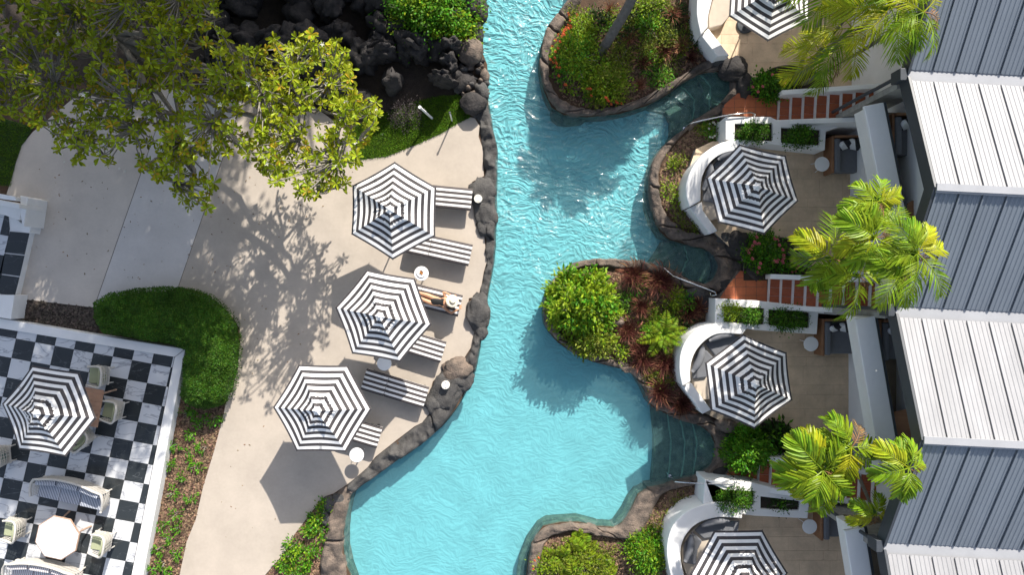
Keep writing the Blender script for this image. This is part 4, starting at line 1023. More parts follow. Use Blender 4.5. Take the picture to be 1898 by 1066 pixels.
stairs(8.42, 5.98, [(1338, 228), (1340, 196), (1368, 172), (1440, 184), (1444, 226), (1430, 224)], 'upper terracotta staircase with white risers climbing beside the balcony, below the top palm', (.85, 2.4), (.95, 2.3))
stairs(8.11, .27, [(1326, 556), (1350, 528), (1366, 502), (1424, 505), (1426, 562), (1400, 562)], 'middle terracotta staircase with white risers half hidden by the palm', (.75, 2.4), (.95, 2.3))
stairs(7.79, -5.38, [(1330, 895), (1352, 870), (1366, 840), (1405, 855), (1408, 900), (1380, 898)], 'lower terracotta staircase beside the round green bush', (.75, 2.3), (.95, 2.2))

# semicircular beds set into the terraces
def halfbed(cx, cy, rx, ry, z, lab=None):
    pts = [(cx+rx*math.cos(t*math.pi/18), cy-ry*math.sin(t*math.pi/18)) for t in range(19)]
    pts += [(cx-rx, cy+18), (cx+rx, cy+18)]
    sheet('planting_bed', PL(pts, z), z+.004, mulch_dark, kind='structure')
    mb = MB(); q = [P(x, y, z+.02) for x, y in pts[:19]]; mb.tube(q, .022, 6)
    mb.build('bed_edging', joint_m, kind='structure')
halfbed(1465, 163, 66, 42, .3); halfbed(1440, 502, 62, 62, .3); halfbed(1425, 842, 66, 62, .3)

# handrails
def handrail(px, lab):
    r = empty('handrail', (0, 0, 0), label=lab, cat='handrail')
    mb = MB(); mb.tube([P(*q) for q in px], .020, 8); mb.build('rail', chrome, r, smooth=True)
    for q in (px[1], px[-2]):
        a = P(*q); mb = MB(); mb.tube([(a.x, a.y, -.3), (a.x, a.y, a.z)], .018, 8); mb.build('post', chrome, r, smooth=True)
        mb = MB(); mb.lathe([(.05, -.02), (.05, .02), (0, .02)], 12, Matrix.Translation((a.x, a.y, .1))); mb.build('flange', chrome, r)
handrail([(1276, 233, .3), (1278, 229, .75), (1300, 223, .95), (1355, 212, 1.1), (1392, 208, 1.1), (1400, 211, 1.0), (1398, 215, .6)], 'thin chrome handrail over the upper cove')
handrail([(1230, 497, .2), (1248, 512, .75), (1290, 528, .95), (1325, 541, 1.1), (1328, 546, 1.0), (1318, 549, .8), (1316, 544, .6)], 'thin chrome handrail beside the middle cove')
handrail([(1244, 886, .2), (1251, 894, .8), (1300, 897, .95), (1355, 899, 1.1), (1366, 895, 1.1), (1362, 887, 1.0), (1354, 886, .7)], 'thin chrome handrail over the steps of the lower cove')

# ------------------------------------------------------------------ building with zigzag roofs
HR, HV = 6.0, 4.9
ROOFS = []
R1 = P(1735, 347, HR); FD = Vector((-.30, -5.92, 0)); EX = E_DIR.copy(); EX.z = 0
ridges = [R1+FD*k for k in (-2, -1, 0, 1, 2, 3)]
for q in ridges: q.z = 0
def valley(k): v = (ridges[k]+ridges[k+1])/2; return v+Vector((-.13, .02, 0)) 
pan_cache = {}
def roof_slope(parent, low, high, zl, zh, m, n=14, pw=.56, ovh=0., lo_off=0.):
    """panels from low line start (facade end) to high line; extends along EX"""
    d = (high-low); L = math.hypot(d.length, zh-zl); rows = 2
    sgn = 1 if d.y > 0 else -1
    for k in range(n):
        key = (round(L, 2), m.name, k > 0)
        a0 = low+EX*(pw*k)-Vector((0, 0, 0)); b0 = high+EX*(pw*k); a1 = low+EX*(pw*(k+1)); b1 = high+EX*(pw*(k+1))
        V = []; F = []
        prof = [(0, 0), (.0, .045), (.035, .045), (.045, 0)]
        nrib = 4
        for i in range(nrib):
            c0 = .09+(pw-.10)*(i+.5)/nrib; hw = (pw-.10)/nrib*.5
            prof += [(c0-hw*.55, 0), (c0-hw*.28, .012), (c0+hw*.28, .012), (c0+hw*.55, 0)]
        prof += [(pw-.012, 0), (pw-.006, -.03)]
        up = Vector((0, 0, 1)); 
        for a, z in ((low, zl), (high, zh)):
            for u, h in prof:
                p = a+EX*(pw*k+u); V.append((p.x, p.y, z+h))
        npf = len(prof)
        for i in range(npf-1):
            f = (i, i+1, npf+i+1, npf+i); F.append(f if sgn > 0 else f[::-1])
        mb = MB(); mb.add(V, F); o = mb.build('roof_panel', m, parent)
def bar(a, b, z0, z1, th, name, m, parent, h=.1, bevel=0.):
    """box following a sloping line a->b (xy), height from z to z+h"""
    d = (b-a); d.z = 0; d.normalize(); s = Vector((-d.y, d.x, 0))*th/2
    V = []
    for p, z in ((a, z0), (b, z1)):
        for q in (p-s, p+s):
            V.append((q.x, q.y, z)); V.append((q.x, q.y, z+h))
    mb = MB(); mb.add(V, [(0, 1, 3, 2), (4, 6, 7, 5), (0, 4, 5, 1), (2, 3, 7, 6), (1, 5, 7, 3), (0, 2, 6, 4)])
    me = mb.mesh(name, m); bm = bmesh.new(); bm.from_mesh(me); bmesh.ops.recalc_face_normals(bm, faces=bm.faces); bm.to_mesh(me); bm.free()
    o = bpy.data.objects.new(name, me); link(o, parent); return o
NAMES = ['', 'cut off by the top edge of the picture, with a blue grey slope above the palm', 'with its white ridge level with the second umbrella', 'with its white slope beside the third terrace', 'cut off by the bottom right corner', '']
bld = empty('villa_building', (9.9, 0, 0), label='white villa row with zigzag roofs of paler and darker grey metal panels', cat='building')
bld.location = (0, 0, 0)
for k in range(6):
    rg = ridges[k]
    vn = (valley(k-1) if k > 0 else rg-FD*.5); vs_ = (valley(k) if k < 5 else rg+FD*.5)
    # north slope (paler base), south slope (darker base)
    n0 = vn+Vector((0, -.16, 0)); s0 = vs_+Vector((0, .12, 0))
    roof_slope(bld, n0, rg+Vector((0, .04, 0)), HV+.05, HR, roof_pale)
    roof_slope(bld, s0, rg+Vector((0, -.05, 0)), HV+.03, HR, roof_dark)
    bar(rg+EX*-.02, rg+EX*8, HR+.02, HR+.02, .17, 'ridge_cap', flash_m, bld, .06)
    bar(rg+Vector((0, -.10, 0))+EX*-.02, rg+Vector((0, -.10, 0))+EX*8, HR-.10, HR-.10, .05, 'ridge_cap', flash_m, bld, .14)
    # valley gutter
    bar(vs_+EX*-.05, vs_+EX*8, HV-.03, HV-.03, .50, 'valley_gutter', flash_m, bld, .04)
    # fascias
    off = EX*-.04
    bar(n0+off+Vector((0, .1, 0)), rg+off, HV-.36, HR-.36, .06, 'fascia', charcoal, bld, .42)
    bar(rg+off, s0+off+Vector((0, -.1, 0)), HR-.36, HV-.36, .06, 'fascia', charcoal, bld, .40)
    # rain head, downpipe, pier wall at the valley
    v = vs_+EX*-.13
    mb = MB(); mb.box(v.x-.11, v.x+.06, v.y-.14, v.y+.16, HV-.42, HV+.02); mb.build('rain_head', charcoal, bld, bevel=.01)
    mb = MB(); mb.tube([(v.x-.0, v.y+.03, HV-.35), (v.x-.0, v.y+.03, 3.6), (v.x-.02, v.y+.03, 3.4), (v.x-.02, v.y+.03, .9), (v.x-.12, v.y+.03, .75)], .05, 8); mb.build('downpipe', charcoal, bld)
    q = vs_+EX*.30
    mb = MB(); mb.box(v.x+.07, v.x+1.6, v.y-.22, v.y-.06, 0, HV-.45); mb.build('fin_wall', plaster_g, bld)
    # soffit & facade
    c0 = rg-FD*.5; c1 = rg+FD*.5
    fa = Vector((10.75, 0, 0))
    mb = MB(); mb.box(10.75+(-.05*(k-2)), 17.5, min(c0.y, c1.y)+.004, max(c0.y, c1.y)-.004, 0, HV-.44); mb.build('facade_wall', white_m, bld)
    mb = MB(); V = []; F = []
    for px_ in (10.1, 17.6):
        V += [(px_, vn.y, HV-.40), (px_, rg.y, HR-.42), (px_, vs_.y, HV-.40)]
    F = [(0, 1, 4, 3), (1, 2, 5, 4)]; mb.add(V, F); mb.build('soffit', white_paint, bld)
# balconies
BAL = [  # parapet line (px at z=3 bottom outer edge) start, end
 (P(1587-2, 209, 3)-D_STEP*1.02, P(1655-2, 548, 3)-D_STEP*1.02, 'balcony of the top villa behind the palm'),
 (P(1587, 209, 3), P(1652, 535, 3), 'long white balcony parapet above the second terrace sofa'),
 (P(1571.6, 586, 3), P(1620, 872, 3), 'long white balcony parapet beside the third terrace'),
 (P(1553, 960, 3), P(1606, 1290, 3), 'long white balcony parapet at the bottom, beside the lowest terrace')]
deckb = mat('balcony_tile', (.30, .24, .17), .7, 3, .3, fine=.15)
for a, b, lab in BAL:
    r = empty('balcony', (0, 0, 0), label=lab, cat='balcony'); a = a.copy(); b = b.copy(); a.z = b.z = 0
    d = (b-a).normalized(); s = Vector((-d.y, d.x, 0))
    if s.x < 0: s = -s
    mb = MB(); mb.prism([tuple((a)[:2]), tuple((b)[:2]), tuple((b+s*.20)[:2]), tuple((a+s*.20)[:2])], 2.86, 3.80); mb.build('parapet', white_m, r, bevel=.02)
    mb = MB(); mb.prism([tuple((a-s*.26)[:2]), tuple((b-s*.26)[:2]), tuple((b+s*.27)[:2]), tuple((a+s*.27)[:2])], 3.803, 3.92); mb.build('coping', white_paint, r, bevel=.02)
    mb = MB(); mb.prism([tuple((a+s*.275)[:2]), tuple((b+s*.275)[:2]), tuple((b+s*.37)[:2]), tuple((a+s*.37)[:2])], 3.3, 3.86); mb.build('inner_rail', charcoal, r, bevel=.01)
    mb = MB(); mb.prism([tuple((a+s*.22)[:2]), tuple((b+s*.22)[:2]), (10.8, b.y), (10.8, a.y)], 2.86, 3.0); mb.build('floor', deckb, r)

def outdoor_sofa(px, py, z, w_, lab, L=1.15):
    """wood frame on the left, grey seat, striped pillows at the top"""
    p = P(px, py, z+.5); r = empty('outdoor_sofa', (p.x, p.y, z), label=lab, cat='outdoor sofa', group='teak framed outdoor sofas')
    mb = MB(); mb.box(0, .07, -L, 0, .02, .62); mb.build('arm', wood_m, r, bevel=.01)
    mb = MB(); mb.box(.07, w_, -.07, 0, .02, .72); mb.build('back_frame', wood_m, r, bevel=.01)
    mb = MB(); mb.box(.08, .26, -L+.03, -.08, .12, .66); mb.build('arm_cushion', grey_cush, r, bevel=.05)
    mb = MB(); mb.box(.27, w_, -L+.05, -.08, .12, .44); mb.build('seat_cushion', grey_cush, r, bevel=.04)
    for k, (x, a) in enumerate(((.42, .3), (.72, -.2))):
        M4 = Matrix.Translation((x, -.28, .62))@Matrix.Rotation(a, 4, 'Z')@Matrix.Rotation(R(62), 4, 'X')
        mb = MB(); mb.box(-.22, .22, -.20, .20, -.06, .06); me = mb.mesh('pillow', zigzag_m, bevel=.055)
        uvmesh(me, [(v.co.x*.8+v.co.y*.5, v.co.y) for v in me.vertices]); me.transform(M4); o = bpy.data.objects.new('pillow', me); link(o, r)
outdoor_sofa(1539, 253, .3, 1.1, 'sofa with bold striped pillows on the second terrace, half under the balcony')
outdoor_sofa(1521, 591, .3, 1.1, 'sofa with dark zigzag pillows on the third terrace, half under the balcony')
outdoor_sofa(1519, 932, .3, 1.1, 'sofa on the lowest terrace, mostly hidden by a palm frond')
outdoor_sofa(1649, 212, 3.0, 1.0, 'sofa on the balcony above the second terrace')
outdoor_sofa(1625, 592, 3.0, 1.0, 'sofa on the balcony above the third terrace')
def balc_table(pts, lab):
    r = empty('balcony_table', (0, 0, 0), label=lab, cat='table'); q = PL(pts, 3.74)
    mb = MB(); mb.prism(q, 3.70, 3.74); mb.build('table_top', wood_m, r, bevel=.01)
    cx = sum(p[0] for p in q)/len(q); cy = sum(p[1] for p in q)/len(q)
    mb = MB(); mb.tube([(cx, cy, 3.0), (cx, cy, 3.70)], .05, 8); mb.build('leg', wood_m, r)
balc_table([(1681, 378), (1690, 372), (1712, 370), (1725, 385), (1722, 405), (1690, 408), (1680, 395)], 'round brown wooden table on the balcony above the second terrace')
balc_table([(1657, 764), (1690, 757), (1710, 760), (1715, 832), (1664, 838)], 'brown wooden table on the balcony above the third terrace')

# ------------------------------------------------------------------ vegetation
def leaf_obj(name, V, F, m, parent=None, **k):
    o = bpy.data.objects.new(name, npmesh(name, V, F, m, 3)); link(o, parent); return tag(o, **k)
def clump_leaves(cx, cy, z0, rx, ry, h, nclump, per, size, wid=.4, spread=.14, up=.6, flat=.5, seed=0):
    """leaf clumps spread over and through a half-ellipsoid"""
    g = np.random.default_rng(seed); pos = []; dr = []
    for c_ in range(nclump):
        a = g.uniform(0, 2*np.pi); r = np.sqrt(g.uniform(0, 1)); jit = g.uniform(.72, 1.1)
        x = r*math.cos(a)*rx*jit; y = r*math.sin(a)*ry*jit; top = h*math.sqrt(max(0, 1-(min(1, r*.97))**2))
        z = top*g.uniform(.45, 1.05) if g.random() < .8 else top*g.uniform(.1, .6)
        out = np.array([x/rx**1.3*.8, y/ry**1.3*.8, up])
        p = np.array([x, y, z])+g.normal(0, spread, (per, 3))*[1, 1, flat]
        pos.append(p); dr.append(out+g.normal(0, .75, (per, 3))+(p-np.array([x, y, z]))*3.0)
    pos = np.concatenate(pos); dr = np.concatenate(dr); pos[:, 2] = np.maximum(pos[:, 2], .02)
    pos += [cx, cy, z0]; n = len(pos)
    return leaf_arrays(pos, dr, g.uniform(.7, 1.25, n)*size, wid=wid)
SHC = [0]
def shrub(name, label, cat, px, py, rx, ry, h, m, z0=0., nclump=60, per=22, size=.09, wid=.4, spread=.10, group=None, flowers=None, m2=None, f2=.12, stems=7, up=.6):
    SHC[0] += 1; k = (CAM_H-z0-h*.5)/FPX; c0 = P(px, py, z0+h*.5); rx *= k; ry *= k
    r = empty(name, (c0.x, c0.y, z0), label=label, cat=cat, group=group)
    V, F = clump_leaves(0, 0, 0, rx*.93, ry*.93, h, nclump, per, size, wid, spread, seed=SHC[0], up=up)
    leaf_obj('foliage', V, F, m, r)
    if m2:
        V, F = clump_leaves(0, 0, .03, rx*.93, ry*.93, h, max(3, int(nclump*f2)), per, size, wid, spread, seed=SHC[0]+500, up=up); leaf_obj('foliage', V, F, m2, r)
    g = random.Random(SHC[0]); mb = MB()
    for i in range(stems):
        a = g.uniform(0, 6.28); q = g.uniform(.3, .8)
        mb.tube([(0.03*math.cos(a), .03*math.sin(a), 0), (rx*q*.5*math.cos(a), ry*q*.5*math.sin(a), h*.5), (rx*q*math.cos(a), ry*q*math.sin(a), h*.85)], [.014, .01, .004], 5)
    mb.build('stems', bark_m, r)
    if flowers:
        fm, nf, fs, side = flowers
        for i in range(nf):
            a = g.uniform(0, 6.28); q = g.uniform(.35, 1.0)**.6
            if side is not None: a = g.uniform(*side); q = g.uniform(.75, 1.05)
            x, y = rx*q*math.cos(a), ry*q*math.sin(a); z = h*math.sqrt(max(0.03, 1-q*q*.9))+.03
            mb = MB()
            for b in range(9):
                t = b*.7; rr_ = fs*(.25 if b < 3 else .7); cx_, cy_ = x+rr_*math.cos(t), y+rr_*math.sin(t); zz = z+.02*(b < 3)
                mb.lathe([(0, zz-.01), (fs*.42, zz+.004), (fs*.30, zz+.016), (0, zz+.010)], 5, Matrix.Translation((cx_, cy_, 0)))
            mb.build('flower', fm, r)
    return r
def blade_arrays(g, cx, cy, z0, n, L, w_, lean=(.35, 1.2), droop=.9, base=.05, segs=4):
    V = np.zeros((n, (segs+1)*2, 3)); az = g.uniform(0, 2*np.pi, n); ln = g.uniform(*lean, n); LL = g.uniform(.6, 1.15, n)*L
    bx = cx+g.normal(0, base, n); by = cy+g.normal(0, base, n); x = bx.copy(); y = by.copy(); z = np.full(n, z0)
    el = np.pi/2-ln*.55
    for s in range(segs+1):
        wd = w_*(1-(s/segs)**1.6)*.5+.0006
        V[:, s*2] = np.stack([x-np.sin(az)*wd, y+np.cos(az)*wd, z], 1); V[:, s*2+1] = np.stack([x+np.sin(az)*wd, y-np.cos(az)*wd, z], 1)
        st = LL/segs; x = x+np.cos(az)*np.cos(el)*st; y = y+np.sin(az)*np.cos(el)*st; z = z+np.sin(el)*st; el = el-droop*ln/segs*1.1
    o = np.arange(n)[:, None]*(segs+1)*2; F = []
    for s in range(segs): F.append(o+np.array([s*2, s*2+1, s*2+3, s*2+2]))
    return V.reshape(-1, 3), np.concatenate(F, 0)
def red_grass(px, py, rad_px, label, n=260, m=None, h=None):
    SHC[0] += 1; g = np.random.default_rng(SHC[0]+900); k = CAM_H/FPX; L = rad_px*k*1.22
    p = P(px, py, 0); o = empty('fountain_grass', (p.x, p.y, 0), label=label, cat='ornamental grass')
    V, F = blade_arrays(g, 0, 0, 0, n, L, .013, lean=(.15, 1.1), base=rad_px*k*.13)
    q = bpy.data.objects.new('blades', npmesh('blades', V, F, m or L_redgrass, 4)); link(q, o)
    V, F = blade_arrays(g, 0, 0, 0, n//6, L*1.05, .014, base=rad_px*k*.13)
    q = bpy.data.objects.new('dry_blades', npmesh('dry_blades', V, F, L_redgrass2, 4)); link(q, o)
    # seed heads
    mb = MB()
    for i in range(n//28):
        a = g.uniform(0, 6.28); r0 = L*.5; r1 = L*.85; z0 = L*.55
        mb.tube([(r0*math.cos(a), r0*math.sin(a), z0), ((r0+r1)/2*math.cos(a+.1), (r0+r1)/2*math.sin(a+.1), z0+.03), (r1*math.cos(a+.2), r1*math.sin(a+.2), z0-.04)], [.008, .016, .004], 5)
    mb.build('seed_heads', L_redgrass2, o)
    return o

# hedge on the corner of the checkered terrace
HEDGE = [(172, 560), (200, 543), (250, 534), (300, 531), (345, 534), (385, 548), (412, 572), (432, 600), (438, 640), (434, 690), (424, 730), (410, 752), (375, 762), (345, 752), (330, 735), (334, 690), (342, 650), (320, 640), (250, 628), (188, 618), (170, 590)]
hz = .95
hed = empty('hedge', (0, 0, 0), label='thick clipped dark green hedge curving round the corner of the checkered terrace', cat='hedge')
pc0 = PL(HEDGE, hz*.7); hcx = sum(p[0] for p in pc0)/len(pc0); hcy = sum(p[1] for p in pc0)/len(pc0)
mb = MB(); mb.prism([p for p in PL(smooth_line([(x, y) for x, y in HEDGE], 1, True), hz*.5)], 0, hz*.55); 
# shrunken core
def inset(poly, d):
    n = len(poly); a = sum(poly[i][0]*poly[(i+1) % n][1]-poly[(i+1) % n][0]*poly[i][1] for i in range(n)); s = 1 if a > 0 else -1; out = []
    for i in range(n):
        p0 = Vector(poly[i-1]); p1 = Vector(poly[i]); p2 = Vector(poly[(i+1) % n]); e = ((p1-p0).normalized()+(p2-p1).normalized()).normalized()
        out.append((p1.x-e.y*d*s, p1.y+e.x*d*s))
    return out
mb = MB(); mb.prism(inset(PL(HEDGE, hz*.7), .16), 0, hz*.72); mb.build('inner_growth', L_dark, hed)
n = 52000; pts = np.array(sample_poly(PL(HEDGE, hz*.75), n)); ins = PL(HEDGE, hz*.75)
edge = np.array(ins); 
def dist_poly(pts, poly):
    d = np.full(len(pts), 1e9)
    for i in range(len(poly)):
        a = np.array(poly[i-1]); b = np.array(poly[i]); ab = b-a; t = np.clip(((pts-a)@ab)/(ab@ab), 0, 1); d = np.minimum(d, np.linalg.norm(pts-(a+t[:, None]*ab), axis=1))
    return d
dd = dist_poly(pts, ins)
ztop = hz*np.minimum(1, .55+.45*np.sqrt(np.minimum(1, dd/.35)))
lump = np.array([noise.noise(Vector((x*1.7, y*1.7, 0)))*.17+noise.noise(Vector((x*6, y*6, 4)))*.05 for x, y in pts])
zz = ztop+lump-np.abs(RNG.normal(0, .035, n)); low = RNG.random(n) < np.where(dd < .12, .5, .05); zz = np.where(low, RNG.uniform(.1, 1, n)*ztop, zz)
V, F = leaf_arrays(np.c_[pts, zz], np.c_[RNG.normal(0, .9, (n, 2)), RNG.uniform(.1, 1.2, n)], RNG.uniform(.03, .062, n), wid=.55)
leaf_obj('foliage', V, F, L_hedge, hed)

# young plants in the two mulch beds
SEED = [(357, 768), (368, 785), (345, 770), (382, 782), (355, 805), (377, 830), (326, 825), (350, 846), (361, 868), (336, 886), (316, 862), (317, 917), (352, 923), (326, 953), (300, 975), (331, 982), (312, 998), (297, 1019), (327, 1029), (300, 1046), (283, 1056), (313, 1064), (402, 772)]
for i, (x, y) in enumerate(SEED):
    shrub('seedling', 'small green seedling planted in the brown mulch bed beside the checkered terrace', 'seedling', x, y, 9+3*(i % 3), 8+2*(i % 4), .22, L_green, nclump=6, per=9, size=.10, wid=.45, spread=.05, group='seedlings in the long mulch bed', stems=3, z0=-.01)
for i, (x, y, r_) in enumerate([(603, 940, 16), (585, 958, 17), (593, 985, 20), (575, 980, 16), (546, 1010, 18), (540, 1030, 12), (578, 1022, 13), (525, 1046, 12), (565, 1052, 10), (545, 1062, 12)]):
    shrub('bedding_plant', 'low green bedding plant in the triangular bed at the foot of the deck', 'bedding plant', x, y, r_, r_*.85, .3, L_green, nclump=12, per=12, size=.10, wid=.5, spread=.07, group='bedding plants in the triangular bed', stems=3, m2=L_lime, f2=.3)

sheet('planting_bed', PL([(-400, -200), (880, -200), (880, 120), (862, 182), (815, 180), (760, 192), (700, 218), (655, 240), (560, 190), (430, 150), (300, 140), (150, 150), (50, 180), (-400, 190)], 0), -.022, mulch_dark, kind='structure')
shrub('dark_shrub', 'dark twiggy shrub on the lawn behind the leaning lamp post', 'shrub', 752, 208, 34, 28, .5, mat('purple_leaf', (.05, .035, .035), .6, 6, .3, island=.5, trans=.2), nclump=60, per=26, size=.05)
# grotto bush
shrub('leafy_bush', 'big bright green leafy bush growing over the grotto beside the pool', 'bush', 792, 8, 100, 74, 1.9, L_green, nclump=260, per=42, size=.105, wid=.6, spread=.16, m2=L_lime, f2=.35, stems=14)
# island of orange flowers
shrub('flowering_shrub', 'yellow green shrub edged with orange flowers on the top island, left of the palm trunk', 'shrub', 1070, 105, 48, 62, .75, L_lime, nclump=90, per=26, size=.10, flowers=(F_orange, 26, .045, (1.6, 4.4)), m2=L_green, f2=.4)
shrub('flowering_shrub', 'dense lime shrub with a few orange flowers at the bottom tip of the top island', 'shrub', 1128, 152, 44, 42, .7, L_lime, nclump=80, per=24, size=.11, flowers=(F_orange, 12, .045, (3.4, 5.4)), m2=L_olive, f2=.5)
shrub('flowering_shrub', 'small yellow green shrub with orange flowers near the upper left rim of the top island', 'shrub', 1082, 45, 32, 22, .5, L_lime, nclump=40, per=20, size=.09, flowers=(F_orange, 8, .04, (2, 4)))
shrub('green_shrub', 'loose bright green shrub right of the palm trunk on the top island', 'shrub', 1205, 45, 26, 24, .5, L_green, nclump=26, per=24, size=.09, m2=L_lime, f2=.5)
shrub('green_shrub', 'lime shrub at the top edge right of the leaning trunk', 'shrub', 1200, 5, 50, 16, .5, L_lime, nclump=40, per=24, size=.09)
shrub('green_shrub', 'sparse olive shrub in the middle of the top island below the trunk', 'shrub', 1150, 110, 26, 22, .45, L_olive, nclump=24, per=20, size=.09)
shrub('green_shrub', 'small green shrub near the rock rim at the right of the top island', 'shrub', 1222, 142, 26, 16, .4, L_green, nclump=24, per=20, size=.08)
shrub('green_shrub', 'dark green shrub against the bench wall of the top terrace', 'shrub', 1290, 60, 20, 40, .5, L_dark, nclump=30, per=20, size=.08, m2=L_olive, f2=.4)
shrub('ground_cover', 'patchy olive ground cover spreading between the grasses of the top island', 'ground cover', 1225, 75, 60, 66, .22, L_olive, nclump=70, per=22, size=.07, spread=.12)
for x, y, r_, lab in [(1165, 72, 22, 'reddish grass tuft right beside the palm trunk on the top island'), (1192, 118, 28, 'reddish brown grass tuft in the centre of the top island'), (1232, 98, 24, 'reddish grass tuft right of the centre of the top island'), (1262, 88, 26, 'reddish grass tuft near the corner of the top bench wall'), (1245, 28, 26, 'reddish grass tuft near the top edge of the island'), (1278, 42, 22, 'reddish grass tuft beside the sunlit bench wall'), (1185, 158, 18, 'small reddish grass tuft near the lower rim of the top island'), (1280, 108, 20, 'reddish grass tuft where the top island meets the dark boulders'), (1130, 20, 18, 'reddish grass tuft left of the trunk at the top edge')]:
    red_grass(x, y, r_, lab, n=150, m=L_redgrass2 if r_ % 4 == 2 else None)
# middle island
shrub('lime_bush', 'large lime green bush at the rounded tip of the middle island', 'bush', 1080, 562, 70, 68, 1.6, L_lime, nclump=120, per=36, size=.155, wid=.42, spread=.10, m2=L_green, f2=.35, stems=12)
shrub('lime_bush', 'lower darker olive bush along the shaded rim of the middle island', 'bush', 1098, 632, 48, 32, 1.0, L_olive, nclump=44, per=26, size=.13, m2=L_lime, f2=.4)
shrub('green_shrub', 'small lime tuft of leaves above the rim at the bottom of the middle island', 'shrub', 1147, 652, 13, 16, .4, L_lime, nclump=12, per=16, size=.10)
shrub('green_shrub', 'small lone lime shrub among the red grasses of the middle island', 'shrub', 1233, 700, 11, 13, .4, L_lime, nclump=12, per=16, size=.09)
shrub('green_shrub', 'yellow green spiky shrub above the fern on the middle island', 'shrub', 1245, 552, 24, 20, .45, L_lime, nclump=22, per=16, size=.13, wid=.25)
for x, y, r_, lab in [(1172, 512, 36, 'dark red fountain grass at the upper left of the middle island'), (1222, 522, 40, 'dark red fountain grass next to the chrome handrail'), (1162, 612, 30, 'dark red fountain grass beside the round stone'), (1186, 570, 24, 'dark red fountain grass between the lime bush and the fern'), (1275, 578, 22, 'reddish grass beside the planter wall of the third terrace'), (1190, 665, 32, 'dark red fountain grass above the rim below the fern'), (1230, 672, 34, 'dark red fountain grass below the fern'), (1222, 725, 34, 'dark red fountain grass beside the lone lime shrub'), (1262, 748, 30, 'dark red fountain grass at the foot of the bench wall'), (1185, 640, 26, 'dark red fountain grass left of the fern tips'), (1290, 570, 22, 'thin reddish grass near the handrail end')]:
    red_grass(x, y, r_, lab, n=420)
def fern(px, py, rad, h, label, n=16, m=L_lime, wid=.16, cat='fern', core=True):
    SHC[0] += 1; g = np.random.default_rng(SHC[0]+77); k = (CAM_H-h)/FPX; p = P(px, py, h*.6); o = empty('fern', (p.x, p.y, 0), label=label, cat=cat); L = rad*k; lift = max(0, h-.7)
    for i in range(n):
        az = i*2.399+g.uniform(-.3, .3); el = g.uniform(.25, 1.1); LL = L*g.uniform(.65, 1.05)*(1 if i > n/3 else .6)
        pts = []; x = 0.; z = lift
        for s in range(9): pts.append((x, z)); x += LL/8*math.cos(el); z += LL/8*math.sin(el); el -= .17
        pos = []; dr = []
        for s in range(1, 26):
            t = s/26*8; q = int(t); u = t-q; px_, pz = pts[q][0]+(pts[min(q+1, 8)][0]-pts[q][0])*u, pts[q][1]+(pts[min(q+1, 8)][1]-pts[q][1])*u
            wl_ = L*wid*1.1*math.sin(math.pi*min(1, .12+s/26*.88))**.7
            for sd_ in (-1, 1):
                pos.append((px_*math.cos(az), px_*math.sin(az), pz+.05)); dr.append(np.array([math.cos(az+sd_*1.15), math.sin(az+sd_*1.15), .18])*wl_)
        pos = np.array(pos); dr = np.array(dr); V, F = leaf_arrays(pos, dr, np.linalg.norm(dr, axis=1)*1.35, wid=.2)
        leaf_obj('frond', V, F, m, o)
    return o
fern(1232, 620, 62, 1.2, 'big lime fern with spreading fronds on the middle island', n=15, wid=.13)
shrub('green_shrub', 'bushy green centre growth beside the big lime fern', 'shrub', 1228, 618, 30, 32, .6, L_green, nclump=40, per=22, size=.10, m2=L_lime, f2=.5)
# bed beside second bench
for x, y, r_, lab in [(1262, 300, 12, 'small green plant highest in the bed beside the second bench'), (1250, 305, 9, 'tiny lime plant at the rock rim beside the second bench'), (1238, 345, 13, 'bright lime plant at the left of the bed beside the second bench'), (1250, 368, 14, 'lime plant below the bright one in the bed beside the second bench'), (1262, 405, 18, 'olive plant beside the lower wall of the second bench'), (1288, 418, 12, 'small plant by the tip of the second bench wall'), (1300, 240, 14, 'leafy plant just left of the white flowers')]:
    shrub('green_plant', lab, 'plant', x, y, r_, r_, .28, L_lime if 'lime' in lab else L_olive, nclump=10, per=14, size=.09, stems=3)
shrub('white_flowers', 'clump of white flowers at the corner of the upper planter wall', 'flowers', 1325, 243, 24, 17, .4, L_green, nclump=26, per=18, size=.07, flowers=(F_white, 16, .035, None))
# planter trough plants
for x, y, rx, ry, mm, lab in [(1398, 246, 34, 17, L_hedge, 'dark leafy plant filling the left trough of the upper planter'), (1484, 254, 32, 18, L_hedge, 'trailing plant hanging over the right trough of the upper planter'), (1392, 587, 22, 14, L_hedge, 'dark low plant in the left trough of the middle planter'), (1462, 592, 38, 20, L_hedge, 'thick dark plant in the right trough of the middle planter'), (1352, 578, 19, 17, L_lime, 'round bright lime bush in the corner of the middle planter'), (1361, 927, 40, 24, L_hedge, 'bushy dark plant overflowing the left trough of the lower planter'), (1448, 938, 34, 9, L_dark, 'sparse creeping plant in the right trough of the lower planter')]:
    shrub('trough_plant', lab, 'plant', x, y, rx, ry, .42 if ry > 10 else .15, mm, z0=.9, nclump=int(rx*1.5) if ry > 10 else 12, per=26, size=.065, wid=.5, spread=.08, m2=L_green if mm is not L_lime else None, f2=.3)
